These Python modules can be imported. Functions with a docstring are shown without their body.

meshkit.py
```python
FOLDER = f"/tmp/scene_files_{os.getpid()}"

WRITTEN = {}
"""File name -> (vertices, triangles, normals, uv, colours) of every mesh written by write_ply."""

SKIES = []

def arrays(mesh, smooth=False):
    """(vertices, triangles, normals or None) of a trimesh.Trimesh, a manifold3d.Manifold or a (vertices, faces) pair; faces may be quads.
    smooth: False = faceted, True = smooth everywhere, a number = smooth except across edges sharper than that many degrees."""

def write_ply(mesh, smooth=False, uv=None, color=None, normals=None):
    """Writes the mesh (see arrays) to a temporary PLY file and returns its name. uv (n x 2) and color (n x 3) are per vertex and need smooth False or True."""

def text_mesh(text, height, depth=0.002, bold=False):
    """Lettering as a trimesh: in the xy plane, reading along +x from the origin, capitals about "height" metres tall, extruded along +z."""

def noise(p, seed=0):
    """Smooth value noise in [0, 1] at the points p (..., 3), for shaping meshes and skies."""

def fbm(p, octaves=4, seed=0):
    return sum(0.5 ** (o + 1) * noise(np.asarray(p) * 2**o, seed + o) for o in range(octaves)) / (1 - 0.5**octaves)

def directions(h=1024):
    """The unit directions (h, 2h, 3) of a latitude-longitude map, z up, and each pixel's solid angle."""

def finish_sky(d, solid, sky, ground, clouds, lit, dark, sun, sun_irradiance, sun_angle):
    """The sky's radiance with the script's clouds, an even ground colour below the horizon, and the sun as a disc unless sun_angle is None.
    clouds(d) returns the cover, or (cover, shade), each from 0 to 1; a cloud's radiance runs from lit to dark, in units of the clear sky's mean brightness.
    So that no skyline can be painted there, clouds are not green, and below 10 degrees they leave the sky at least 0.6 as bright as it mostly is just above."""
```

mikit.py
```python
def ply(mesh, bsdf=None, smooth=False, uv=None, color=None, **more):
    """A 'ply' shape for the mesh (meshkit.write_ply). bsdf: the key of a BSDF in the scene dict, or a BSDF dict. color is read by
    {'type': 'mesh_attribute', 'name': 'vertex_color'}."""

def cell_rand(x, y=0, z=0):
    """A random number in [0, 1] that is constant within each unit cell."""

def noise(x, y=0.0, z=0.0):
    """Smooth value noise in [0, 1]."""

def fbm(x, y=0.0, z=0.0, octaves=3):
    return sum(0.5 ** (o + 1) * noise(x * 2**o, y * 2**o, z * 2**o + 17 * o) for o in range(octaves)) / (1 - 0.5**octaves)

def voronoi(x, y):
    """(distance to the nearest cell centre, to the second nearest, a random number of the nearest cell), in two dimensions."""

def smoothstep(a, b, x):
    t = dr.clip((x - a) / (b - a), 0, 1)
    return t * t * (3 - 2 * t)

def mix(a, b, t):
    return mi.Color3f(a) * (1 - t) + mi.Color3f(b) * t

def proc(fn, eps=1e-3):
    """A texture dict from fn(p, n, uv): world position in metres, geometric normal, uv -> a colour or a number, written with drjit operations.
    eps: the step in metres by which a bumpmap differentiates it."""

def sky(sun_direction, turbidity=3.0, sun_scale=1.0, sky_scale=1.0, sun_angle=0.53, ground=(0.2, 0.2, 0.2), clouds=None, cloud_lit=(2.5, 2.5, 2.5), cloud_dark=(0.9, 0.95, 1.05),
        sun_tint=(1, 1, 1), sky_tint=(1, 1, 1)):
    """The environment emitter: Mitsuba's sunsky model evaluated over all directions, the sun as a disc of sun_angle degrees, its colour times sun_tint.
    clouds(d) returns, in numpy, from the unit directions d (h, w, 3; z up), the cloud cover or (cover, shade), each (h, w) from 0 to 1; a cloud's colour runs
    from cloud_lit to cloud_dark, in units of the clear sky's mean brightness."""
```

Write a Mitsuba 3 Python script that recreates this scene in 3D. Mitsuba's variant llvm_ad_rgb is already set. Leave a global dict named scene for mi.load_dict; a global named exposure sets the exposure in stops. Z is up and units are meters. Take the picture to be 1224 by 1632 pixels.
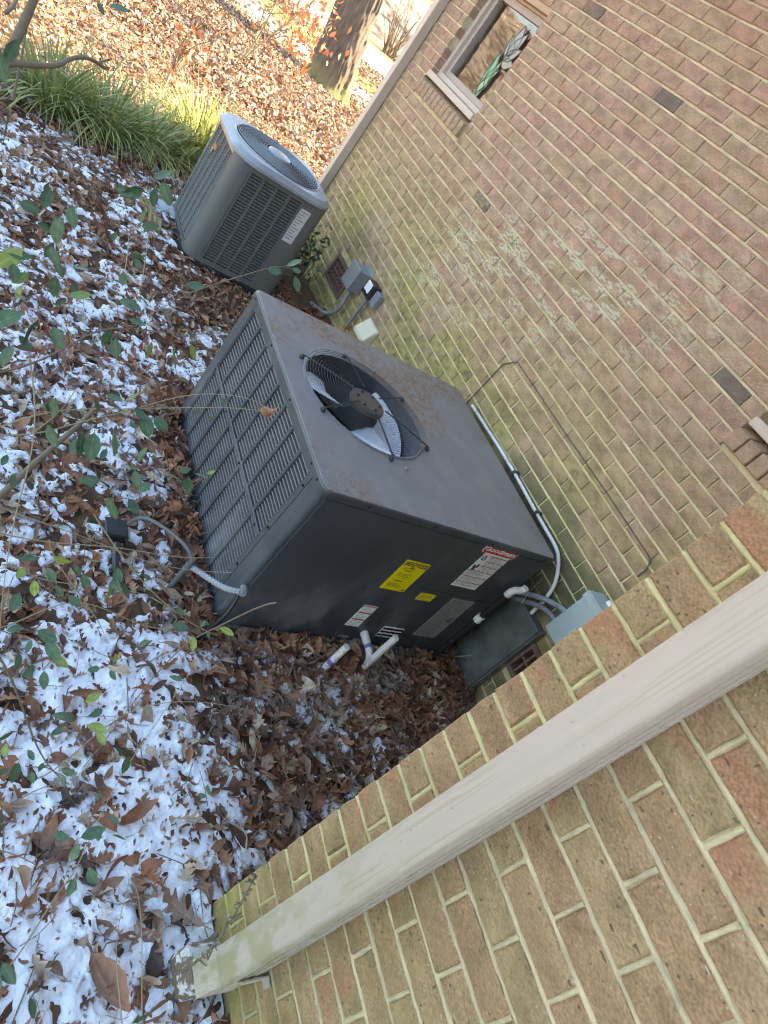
import math, numpy as np, trimesh, mitsuba as mi, drjit as dr, mikit, meshkit
from mikit import proc, noise, fbm, voronoi, smoothstep, mix
from meshkit import noise as nnoise, fbm as nfbm
from shapely.geometry import Polygon, Point, box as sbox
T4 = mi.ScalarTransform4f
rng = np.random.RandomState(11)
scene, labels = {}, {}

# ------------------------------------------------------------------ camera, light
CAM = np.array([-0.9513, 2.8600, 1.5310])
FWD = np.array([0.60245, -0.63759, -0.48061])
UP = np.array([0.74010, 0.21980, 0.63560])
scene['camera'] = {'type': 'thinlens', 'fov': 58.05, 'fov_axis': 'x', 'near_clip': 0.02, 'far_clip': 600.0,
                   'aperture_radius': 0.0014, 'focus_distance': 2.7,
                   'to_world': T4().look_at(origin=CAM.tolist(), target=(CAM + FWD).tolist(), up=UP.tolist())}
SUN = np.array([-0.05, -0.95, 0.58])
scene['sky'] = mikit.sky(SUN.tolist(), turbidity=3.0, sun_scale=0.88, sky_scale=1.0, sun_tint=(1.0, 0.95, 0.88), sky_tint=(1.27, 1.0, 0.80))
exposure = 4.68

# ------------------------------------------------------------------ materials
def pbr(col, rough=0.7, metallic=0.0, bump=None, bscale=1.0, spec=0.5, name=None, eps=1e-3, **kw):
    c = {'type': 'rgb', 'value': list(col)} if isinstance(col, (tuple, list)) else proc(col)
    b = {'type': 'principled', 'base_color': c, 'roughness': rough, 'metallic': metallic, 'specular': spec, **kw}
    if bump is not None:
        b = {'type': 'bumpmap', 'tex': proc(bump, eps), 'scale': bscale, 'inner': b}
    scene[name] = {'type': 'twosided', 'inner': b}

def brick_col(p, n, uv):
    t, q = uv.x, uv.y
    near = dr.select(p.y < 1.0, mi.Float(0), mi.Float(1))
    a = mix(mix((0.372, 0.238, 0.176), (0.358, 0.256, 0.174), smoothstep(0.15, 0.75, t)), mix((0.335, 0.220, 0.128), (0.345, 0.252, 0.140), smoothstep(0.2, 0.8, t)), near)
    a = mix(a, (0.37, 0.215, 0.140), smoothstep(0.84, 0.92, t) * 0.3)
    a = mix(a, (0.165, 0.132, 0.105), smoothstep(0.982, 0.986, t) * (1 - near))
    f = fbm(p.x * 17 + q * 40, p.y * 17, p.z * 23, 3)
    g = noise(p.x * 260, p.y * 260, p.z * 260)
    r = fbm(p.x * 9 + 31, p.y * 9 + q * 9, p.z * 9, 2)
    a = a * (0.66 + 0.68 * f)
    a = mix(a, (0.40, 0.165, 0.10), smoothstep(0.60, 0.78, r) * (0.25 + 0.28 * near))
    a = a * (0.66 + 0.62 * g)
    a = mix(a, (0.055, 0.045, 0.04), smoothstep(0.86, 0.93, noise(p.x * 110 + 7, p.y * 110, p.z * 110)) * (0.35 + 0.4 * near))
    a = mix(a, (0.55, 0.50, 0.42), smoothstep(0.88, 0.95, noise(p.x * 160 + 3, p.y * 160, p.z * 160 + 9)) * 0.7)
    m = fbm(p.x * 3.1 + 5, p.y * 3.1, p.z * 3.1, 3)
    far = dr.select(p.y < 1.0, mi.Float(1), mi.Float(0))
    low = dr.select(p.y < 1.0, 1.35 * smoothstep(1.5, -0.1, p.z), 0.16 + 0.95 * smoothstep(0.70, -0.30, p.z))
    moss = dr.clip(low * (0.34 + 1.3 * (m - 0.36)), 0, 0.95) * (0.45 + 0.75 * smoothstep(0.30, 0.65, fbm(p.x * 55, p.y * 55, p.z * 55, 2)))
    a = mix(a, mi.Color3f(0.255, 0.225, 0.075) * (0.45 + 1.1 * f), moss)
    dirt = far * smoothstep(0.36, 0.62, fbm(p.x * 3.4 + 40, 0, p.z * 3.4, 4)) * smoothstep(0.62, 0.25, p.z) * smoothstep(2.1, 1.5, p.x)
    a = mix(a, (0.075, 0.078, 0.038), dirt * 0.8)
    zone = smoothstep(0.62, 0.10, dr.abs(p.z - 0.86 - 0.42 * (2.55 - p.x))) * smoothstep(1.45, 0.5, dr.abs(p.x - 2.15))
    lic = far * zone * smoothstep(0.47, 0.60, fbm(p.x * 7, 0, p.z * 17, 2)) * smoothstep(0.42, 0.60, fbm(p.x * 42, p.y * 42, p.z * 95, 3))
    return mix(a, (0.50, 0.51, 0.37), lic * 0.75)

def brick_bump(p, n, uv):
    return 0.0045 * fbm(p.x * 40, p.y * 40, p.z * 55, 3) + 0.0022 * noise(p.x * 210, p.y * 210, p.z * 210)

def mortar_col(p, n, uv):
    f = fbm(p.x * 20, p.y * 20, p.z * 20, 3)
    a = mi.Color3f(0.54, 0.46, 0.31) * (0.66 + 0.6 * f)
    m = fbm(p.x * 2.3, p.y * 2.3, p.z * 2.3, 2)
    yel = dr.select(p.y < 1.0, smoothstep(1.5, 0.0, p.z), smoothstep(-0.64, -0.52, p.x) * 0.9 + 0.35)
    a = mix(a, mi.Color3f(0.54, 0.50, 0.25) * (0.66 + 0.6 * f), dr.clip(yel * (0.30 + m), 0, 0.85))
    return mix(a, (0.16, 0.14, 0.05), smoothstep(0.1, -0.45, p.z) * 0.6 * smoothstep(0.35, 0.6, m))

def soil_col(p, n, uv):
    f = fbm(p.x * 24, p.y * 24, 0, 3)
    a = mix((0.055, 0.035, 0.022), (0.17, 0.10, 0.06), f)
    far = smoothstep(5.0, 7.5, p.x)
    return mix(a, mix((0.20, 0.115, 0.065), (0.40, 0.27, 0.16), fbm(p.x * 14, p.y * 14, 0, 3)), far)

def leaf_col(p, n, uv):
    t = uv.x
    a = mix((0.085, 0.046, 0.030), (0.235, 0.100, 0.054), smoothstep(0.0, 0.35, t))
    a = mix(a, (0.31, 0.150, 0.080), smoothstep(0.35, 0.6, t))
    a = mix(a, (0.36, 0.255, 0.170), smoothstep(0.6, 0.85, t))
    a = mix(a, (0.52, 0.41, 0.29), smoothstep(0.86, 1.0, t))
    f = fbm(p.x * 60, p.y * 60, p.z * 60, 2)
    a = mix(a, mi.Color3f(1.08, 1.0, 0.90) * (0.02 + mi.luminance(a)), dr.clip(0.05 + 0.9 * (noise(p.x * 11, p.y * 11, 5) - 0.4), 0, 0.5))
    a = a * (0.65 + 0.7 * f)
    vein = smoothstep(0.06, 0.0, dr.abs(uv.y - 0.5))
    return mix(a, a * 1.35, vein)

def snow_bump(p, n, uv):
    return 0.010 * fbm(p.x * 70, p.y * 70, p.z * 70, 3) + 0.0022 * noise(p.x * 330, p.y * 330, p.z * 330)

def paint_col(p, n, uv):
    f = fbm(p.x * 5, p.y * 5, p.z * 5, 4)
    a = mi.Color3f(0.052, 0.056, 0.065) * (0.75 + 0.5 * f)
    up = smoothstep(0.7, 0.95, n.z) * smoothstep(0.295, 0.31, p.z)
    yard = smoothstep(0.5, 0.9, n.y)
    a = mix(a, mi.Color3f(0.070, 0.077, 0.083) * (0.75 + 0.5 * f), yard)  # same paint, lightened on yard-facing sides to stand in for sky reflection
    a = mix(a, mi.Color3f(0.215, 0.210, 0.212) * (0.8 + 0.4 * f), up * 0.92)  # top of the same paint brightened for sky sheen, as well as dust
    ru = smoothstep(0.34, 0.66, fbm(p.x * 2.6 + 4, p.y * 2.6, 0, 4)) * smoothstep(0.18, 0.60, fbm(p.x * 30, p.y * 30, 1, 3))
    a = mix(a, mi.Color3f(0.200, 0.140, 0.105) * (0.6 + 0.8 * noise(p.x * 110, p.y * 110, 0)), ru * up * 0.9)
    a = mix(a, (0.26, 0.24, 0.21), smoothstep(0.52, 0.85, fbm(p.x * 7 + 9, p.y * 11, 3, 4)) * up * 0.5)
    sm = smoothstep(0.45, 0.75, fbm(p.x * 9, p.y * 6, p.z * 3, 4)) * (1 - up)
    return mix(a, (0.24, 0.24, 0.25), sm * (0.10 + 0.30 * smoothstep(0.0, -0.35, p.z)))

def spout_col(p, n, uv):
    a = mix((0.52, 0.445, 0.375), (0.46, 0.395, 0.33), fbm(p.x * 60, p.y * 60, p.z * 3.0, 2))
    low = smoothstep(1.15, -0.1, p.z)
    a = mix(a, a * mi.Color3f(0.86, 0.90, 0.86), low)
    line = smoothstep(0.50, 0.66, noise(p.x * 330, p.y * 330, p.z * 5.0)) * smoothstep(0.35, 0.6, noise(p.x * 40 + 3, p.y * 40, p.z * 3.0))
    a = mix(a, (0.34, 0.30, 0.20), line * (0.30 + 0.45 * low))
    bl = smoothstep(0.50, 0.72, fbm(p.x * 45, p.y * 45, p.z * 14.0, 4))
    a = mix(a, (0.36, 0.33, 0.22), bl * 0.6 * low)
    a = mix(a, (0.13, 0.11, 0.08), smoothstep(0.93, 0.96, noise(p.x * 130, p.y * 130, p.z * 60)) * 0.45)
    m = smoothstep(0.42, 0.62, fbm(p.x * 30, p.y * 30, p.z * 12, 4)) * smoothstep(0.55, -0.25, p.z)
    return mix(a, (0.27, 0.255, 0.12), m * 0.75)

def peel_col(p, n, uv):
    return mix((0.50, 0.50, 0.47), (0.15, 0.12, 0.09), smoothstep(0.40, 0.52, fbm(p.x * 55, p.y * 28, p.z * 40, 4)))

def bark_col(p, n, uv):
    f = fbm(p.x * 22, p.y * 22, p.z * 5, 4)
    a = mix((0.05, 0.043, 0.038), (0.20, 0.175, 0.15), f)
    return mix(a, (0.26, 0.24, 0.08), smoothstep(0.15, -0.35, p.z + 0.3 * noise(p.x * 4, p.y * 4, p.z * 3)) * 0.65)

def green_col(p, n, uv):
    t = uv.x
    a = mix((0.042, 0.082, 0.040), (0.075, 0.130, 0.062), t)
    a = mix(a, (0.20, 0.25, 0.045), smoothstep(0.88, 0.97, t))
    return a * (0.75 + 0.5 * noise(p.x * 150, p.y * 150, p.z * 150)) * (1 + 0.5 * smoothstep(0.07, 0.0, dr.abs(uv.y - 0.5)))

def grass_col(p, n, uv):
    a = mix((0.19, 0.235, 0.085), (0.40, 0.42, 0.10), uv.x)
    return mix(a, (0.42, 0.34, 0.17), smoothstep(0.86, 0.95, uv.x))

def road_col(p, n, uv):
    return mi.Color3f(0.27, 0.255, 0.23) * (0.75 + 0.45 * fbm(p.x * 3, p.y * 3, 0, 4)) * (0.85 + 0.3 * noise(p.x * 40, p.y * 40))

def lawn_col(p, n, uv):
    f = fbm(p.x * 6, p.y * 6, 0, 4)
    return mix((0.15, 0.17, 0.045), (0.36, 0.27, 0.13), smoothstep(0.42, 0.62, f))

def hill_col(p, n, uv):
    f = fbm(p.x * 2.2, p.y * 2.2, p.z * 2.2, 4)
    return mix((0.13, 0.10, 0.075), (0.42, 0.36, 0.29), smoothstep(0.3, 0.7, f))

def galv_col(p, n, uv):
    f = fbm(p.x * 16, p.y * 16, p.z * 10, 3)
    return mix((0.11, 0.125, 0.12), (0.26, 0.28, 0.27), f) 

def vent_col(p, n, uv):
    return mi.Color3f(0.17, 0.105, 0.085) * (0.6 + 0.8 * fbm(p.x * 40, p.y * 40, p.z * 40, 3))

def pvc_col(p, n, uv):
    return mix((0.70, 0.68, 0.64), (0.42, 0.38, 0.30), smoothstep(0.55, 0.8, fbm(p.x * 30, p.y * 30, p.z * 18, 3)) * 0.7)

pbr(brick_col, 0.9, bump=brick_bump, spec=0.25, name='m_brick')
pbr(mortar_col, 0.95, bump=lambda p, n, uv: 0.003 * fbm(p.x * 90, p.y * 90, p.z * 90, 2), spec=0.2, name='m_mortar')
pbr(soil_col, 0.95, spec=0.2, name='m_soil')
pbr(leaf_col, 0.75, spec=0.3, name='m_leaf')
pbr((0.86, 0.88, 0.92), 0.8, bump=snow_bump, spec=0.2, name='m_snow')
pbr(paint_col, 0.38, spec=0.5, name='m_paint')
pbr(spout_col, 0.6, spec=0.35, name='m_spout')
pbr(peel_col, 0.85, spec=0.2, name='m_peel')
pbr(bark_col, 0.95, spec=0.2, name='m_bark')
pbr(green_col, 0.45, spec=0.4, name='m_green')
pbr(grass_col, 0.6, spec=0.3, name='m_grass')
pbr(road_col, 0.9, spec=0.2, name='m_road')
pbr(lawn_col, 0.95, spec=0.1, name='m_lawn')
pbr(hill_col, 0.95, spec=0.1, name='m_hill')
pbr(galv_col, 0.42, metallic=0.5, name='m_galv')
pbr(vent_col, 0.85, spec=0.2, name='m_vent')
pbr(pvc_col, 0.45, name='m_pvc')
for nm, col, ro, me in [('black', (0.018, 0.018, 0.02), 0.4, 0), ('dark', (0.012, 0.012, 0.014), 0.8, 0), ('coil', (0.05, 0.055, 0.06), 0.6, 0.3),
                        ('alu', (0.82, 0.84, 0.88), 0.42, 0.15), ('wire', (0.03, 0.03, 0.032), 0.35, 0), ('greybox', (0.22, 0.235, 0.25), 0.5, 0),
                        ('cond', (0.120, 0.123, 0.118), 0.45, 0), ('condtop', (0.29, 0.31, 0.34), 0.35, 0.2), ('sunglint', (0.34, 0.15, 0.06), 0.7, 0), ('tan', (0.40, 0.27, 0.16), 0.6, 0), ('bluebox', (0.34, 0.405, 0.40), 0.5, 0),
                        ('conduit', (0.20, 0.205, 0.215), 0.45, 0), ('whip', (0.26, 0.275, 0.30), 0.5, 0), ('white', (0.78, 0.78, 0.77), 0.5, 0), ('yellow', (0.80, 0.66, 0.0), 0.5, 0),
                        ('red', (0.42, 0.022, 0.030), 0.4, 0), ('redline', (0.40, 0.10, 0.07), 0.5, 0), ('plate', (0.24, 0.24, 0.24), 0.5, 0), ('navy', (0.02, 0.022, 0.05), 0.5, 0), ('ink', (0.03, 0.03, 0.03), 0.6, 0), ('greyink', (0.11, 0.11, 0.11), 0.6, 0),
                        ('trim', (0.50, 0.42, 0.345), 0.6, 0), ('frame', (0.36, 0.30, 0.26), 0.55, 0), ('fdark', (0.075, 0.075, 0.078), 0.5, 0), ('screw', (0.30, 0.28, 0.25), 0.4, 0.5), ('motorcap', (0.115, 0.088, 0.070), 0.6, 0.2),
                        ('roof', (0.10, 0.09, 0.085), 0.9, 0), ('gstain', (0.10, 0.36, 0.20), 0.25, 0), ('ystain', (0.28, 0.40, 0.20), 0.25, 0), ('wstain', (0.25, 0.26, 0.25), 0.2, 0), ('lead', (0.06, 0.06, 0.06), 0.4, 0.5),
                        ('orange', (0.56, 0.25, 0.11), 0.7, 0), ('twig', (0.16, 0.125, 0.085), 0.85, 0), ('palestem', (0.30, 0.26, 0.16), 0.8, 0), ('concrete', (0.40, 0.44, 0.46), 0.9, 0), ('brass', (0.36, 0.30, 0.16), 0.4, 0.7), ('purple', (0.22, 0.17, 0.42), 0.5, 0), ('cream', (0.62, 0.58, 0.44), 0.55, 0), ('offwhite', (0.50, 0.49, 0.48), 0.6, 0), ('darkpipe', (0.10, 0.105, 0.11), 0.5, 0)]:
    pbr(col, ro, me, name='m_' + nm)
scene['m_glass'] = {'type': 'thindielectric', 'int_ior': 1.5}

# ------------------------------------------------------------------ helpers
def num(key):
    if key not in scene and key not in labels:
        return key
    i = 1
    while f'{key}_{i:03d}' in scene or f'{key}_{i:03d}' in labels:
        i += 1
    return f'{key}_{i:03d}'

def thing(name, label, cat, group=None, kind=None):
    k = num(name)
    labels[k] = {'label': label, 'category': cat}
    if group: labels[k]['group'] = group
    if kind: labels[k]['kind'] = kind
    return k

COUNT = {}
def add(key, mesh, mat, smooth=False, uv=None, label=None, kind=None):
    base = key
    i = COUNT.get(base, 0)
    k = base if i == 0 and base not in scene else f'{base}_{i:03d}'
    while k in scene:
        i += 1; k = f'{base}_{i:03d}'
    COUNT[base] = i + 1
    scene[k] = mikit.ply(mesh, 'm_' + mat, smooth=smooth, uv=uv)
    if label or kind:
        labels.setdefault(k, {})
        if label: labels[k]['label'] = label
        if kind: labels[k]['kind'] = kind
    return k

def solo(name, label, cat, mesh, mat, smooth=False, uv=None, group=None, kind=None):
    k = thing(name, label, cat, group, kind)
    scene[k] = mikit.ply(mesh, 'm_' + mat, smooth=smooth, uv=uv)
    return k

def struct(name, mesh, mat, smooth=False, uv=None):
    scene[name] = mikit.ply(mesh, 'm_' + mat, smooth=smooth, uv=uv)
    labels[name] = {'label': STRUCT_LABEL[name], 'category': name.replace('_', ' '), 'kind': 'structure'}
STRUCT_LABEL = {'ground': 'dark soil ground beneath the fallen leaves', 'driveway': 'pale concrete driveway strip crossing behind the big tree',
                'road': 'pale sunlit road beyond the lawn strip', 'lawn': 'yellow green lawn strip between driveway and road', 'hillside': 'grey brown wooded bank beyond the road'}

def cat(ms):
    return trimesh.util.concatenate(ms)

def bx(x0, x1, y0, y1, z0, z1, bev=0.0):
    lo, hi = np.minimum([x0, y0, z0], [x1, y1, z1]), np.maximum([x0, y0, z0], [x1, y1, z1])
    if bev <= 0:
        m = trimesh.creation.box(extents=hi - lo); m.apply_translation((lo + hi) / 2); return m
    b = min(bev, 0.45 * (hi - lo).min())
    pts = []
    for ax in range(3):
        l, h = lo + b, hi - b
        l[ax], h[ax] = lo[ax], hi[ax]
        pts += [[(l, h)[i][0], (l, h)[j][1], (l, h)[k][2]] for i in (0, 1) for j in (0, 1) for k in (0, 1)]
    return trimesh.convex.convex_hull(np.array(pts))

def spline(P, n):
    P = np.asarray(P, float)
    if len(P) < 3:
        return P[0] + (P[-1] - P[0]) * np.linspace(0, 1, n)[:, None]
    from scipy.interpolate import CubicSpline
    s = np.r_[0, np.cumsum(np.linalg.norm(np.diff(P, axis=0), axis=1) ** 0.5)]
    return CubicSpline(s, P)(np.linspace(0, s[-1], n))

def tube(P, r, sides=8, n=None, caps=True):
    P = spline(P, n) if n else np.asarray(P, float)
    m = len(P); r = np.broadcast_to(np.asarray(r, float), (m,))
    t = np.gradient(P, axis=0); t /= np.linalg.norm(t, axis=1, keepdims=True) + 1e-12
    a = np.cross(t[0], [0.31, 0.55, 0.77]); a /= np.linalg.norm(a)
    A = []
    for i in range(m):
        a = a - t[i] * (a @ t[i]); a /= np.linalg.norm(a); A.append(a.copy())
    A = np.array(A); B = np.cross(t, A)
    th = np.arange(sides) * 2 * np.pi / sides
    V = (P[:, None] + r[:, None, None] * (np.cos(th)[None, :, None] * A[:, None] + np.sin(th)[None, :, None] * B[:, None])).reshape(-1, 3)
    i, j = np.meshgrid(np.arange(m - 1), np.arange(sides), indexing='ij')
    q = np.stack([i * sides + j, i * sides + (j + 1) % sides, (i + 1) * sides + (j + 1) % sides, (i + 1) * sides + j], -1).reshape(-1, 4)
    F = [q[:, [0, 1, 2]], q[:, [0, 2, 3]]]
    if caps:
        k = np.arange(1, sides - 1)
        F += [np.stack([0 * k, k + 1, k], 1), np.stack([0 * k, k, k + 1], 1) + (m - 1) * sides]
    return trimesh.Trimesh(V, np.vstack(F), process=False)

def prism(poly, z0, z1):
    m = trimesh.creation.extrude_polygon(poly, z1 - z0, engine='earcut'); m.apply_translation([0, 0, z0]); return m

def rrect(x0, x1, y0, y1, r, n=6):
    return sbox(x0 + r, y0 + r, x1 - r, y1 - r).buffer(r, quad_segs=n)

def ring(R, r, z, cx, cy, n=56, s=5):
    th = np.arange(n) * 2 * np.pi / n; ph = np.arange(s) * 2 * np.pi / s
    rr = R + r * np.cos(ph)[None]
    V = np.stack([cx + rr * np.cos(th)[:, None], cy + rr * np.sin(th)[:, None], z + r * np.sin(ph)[None] + 0 * th[:, None]], -1).reshape(-1, 3)
    i, j = np.meshgrid(np.arange(n), np.arange(s), indexing='ij')
    q = np.stack([i * s + j, ((i + 1) % n) * s + j, ((i + 1) % n) * s + (j + 1) % s, i * s + (j + 1) % s], -1).reshape(-1, 4)
    return trimesh.Trimesh(V, np.vstack([q[:, [0, 1, 2]], q[:, [0, 2, 3]]]), process=False)

def lathe(prof, cx, cy, n=48):
    prof = np.asarray(prof, float); m = len(prof); th = np.arange(n) * 2 * np.pi / n
    V = np.stack([cx + prof[:, 0][:, None] * np.cos(th), cy + prof[:, 0][:, None] * np.sin(th), prof[:, 1][:, None] + 0 * th], -1).reshape(-1, 3)
    i, j = np.meshgrid(np.arange(m - 1), np.arange(n), indexing='ij')
    q = np.stack([i * n + j, i * n + (j + 1) % n, (i + 1) * n + (j + 1) % n, (i + 1) * n + j], -1).reshape(-1, 4)
    return trimesh.Trimesh(V, np.vstack([q[:, [0, 1, 2]], q[:, [0, 2, 3]]]), process=False)

def in_view(P, margin=0.02):
    """rough test used only to choose which bricks are listed one by one and where litter is dense"""
    q = np.atleast_2d(P) - CAM
    r = np.cross(FWD, UP); r /= np.linalg.norm(r); u = np.cross(r, FWD); f = FWD / np.linalg.norm(FWD)
    z = q @ f; a = np.abs(q @ r) / np.maximum(z, 1e-6); b = np.abs(q @ u) / np.maximum(z, 1e-6)
    return (z > 0.05) & (a < 0.555 + margin) & (b < 0.74 + margin), z

# ------------------------------------------------------------------ brick house
H, BL, J = 0.0772, 0.20304, 0.0105
Z0 = -0.54 - 0.0004
WALL_D = 1.7463
XC, XF = -0.4516, 4.965           # corner of the projecting part, far corner of the house
house = thing('brick_house', 'brown brick house with green mossy lower courses, stepping out at the near corner', 'house')

def brick(x0, x1, z0, z1, nx, nz, amp, depth=0.085, bev=0.004):
    """one brick, face in (x, z), outward +y"""
    us = np.r_[x0, np.linspace(x0 + bev, x1 - bev, nx - 1), x1]; vs = np.r_[z0, np.linspace(z0 + bev, z1 - bev, nz - 1), z1]
    U, V = np.meshgrid(us, vs, indexing='ij')
    W = np.zeros_like(U); W[0], W[-1], W[:, 0], W[:, -1] = -bev, -bev, -bev, -bev
    k = rng.rand(3) * 50
    w = np.stack([U * 26 + k[0], V * 26 + k[1], 0 * U + k[2]], -1)
    W = W + amp * (nfbm(w, 2) - 0.5) * 2 + rng.uniform(-0.0015, 0.002)
    U = U + (nnoise(w * 1.3 + 9) - 0.5) * amp * 1.6; V = V + (nnoise(w * 1.3 + 23) - 0.5) * amp * 1.6
    n, m = U.shape
    f = np.stack([U, W, V], -1).reshape(-1, 3)
    i, j = np.meshgrid(np.arange(n - 1), np.arange(m - 1), indexing='ij')
    q = np.stack([i * m + j, i * m + j + 1, (i + 1) * m + j + 1, (i + 1) * m + j], -1).reshape(-1, 4)
    loop = np.r_[np.arange(n) * m, (n - 1) * m + np.arange(1, m), (np.arange(n - 2, -1, -1)) * m + m - 1, np.arange(m - 2, 0, -1)]
    back = f[loop].copy(); back[:, 1] = -depth
    a = loop; b = np.roll(loop, -1); c = len(f) + np.arange(len(loop)); d = np.roll(c, -1)
    F = np.vstack([q[:, [0, 1, 2]], q[:, [0, 2, 3]], np.stack([a, b, d], 1), np.stack([a, d, c], 1)])
    return np.vstack([f, back]), F

def emit_bricks(holder, rects, place, fine, limit):
    """rects: (x0, x1, z0, z1); place maps (x, out, z) to the world; the largest in view become parts, the rest one mesh"""
    cen = np.array([place(np.array([[(a + b) / 2, 0, (c + d) / 2]]))[0] for a, b, c, d in rects])
    ok, z = in_view(cen)
    size = np.where(ok, 1 / np.maximum(z, 0.1), -1)
    own = set(np.argsort(-size)[:limit].tolist()); own = {i for i in own if size[i] > 0}
    RV, RF, RU, at = [], [], [], 0
    for i, (x0, x1, z0, z1) in enumerate(rects):
        nx, nz, amp = (7, 4, 0.0032) if (fine and i in own) else (3, 3, 0.0022)
        v, f = brick(x0, x1, z0, z1, nx, nz, amp)
        v = place(v); uv = np.tile(rng.rand(2), (len(v), 1))
        if i in own:
            add(f'{house}__{holder}__brick', (v, f), 'brick', uv=uv)
        else:
            RV.append(v); RF.append(f + at); RU.append(uv); at += len(v)
    add(f'{house}__{holder}__brickwork', (np.vstack(RV), np.vstack(RF)), 'brick', uv=np.vstack(RU), kind='stuff')

def courses(xa, xb, ka, kb, head0, holes, quoin=None, JH=J):
    out = []
    for k in range(ka, kb):
        z0, z1 = k * H + J / 2, (k + 1) * H - J / 2
        off = head0 + (0 if k % 2 == 0 else BL / 2)
        n0 = math.floor((xa - off) / BL) - 1
        xs = [off + n * BL for n in range(n0, n0 + int((xb - xa) / BL) + 4)]
        xs = [x for x in xs if xa + 0.03 < x < xb - 0.03]
        e = [xa - JH / 2] + xs + [xb + JH / 2]
        if quoin and quoin == 'right':
            e = [xa - J / 2] + [x for x in xs if x < xb - (0.06 if k % 2 == 0 else 0.15)] + [xb + J / 2]
        for a, b in zip(e[:-1], e[1:]):
            parts = [(a + JH / 2, b - JH / 2)]
            for hx0, hx1, hz0, hz1 in holes:
                if z1 <= hz0 + 0.02 or z0 >= hz1 - 0.02: continue
                new = []
                for p, q in parts:
                    if q <= hx0 or p >= hx1: new.append((p, q)); continue
                    if p < hx0 - 0.015: new.append((p, hx0))
                    if q > hx1 + 0.015: new.append((hx1, q))
                parts = new
            jit = rng.uniform(-0.0015, 0.0015, 4)
            for p, q in parts:
                if q - p > 0.015: out.append((p + jit[0], q + jit[1], z0 + jit[2], z1 + jit[3]))
    return out

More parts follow.
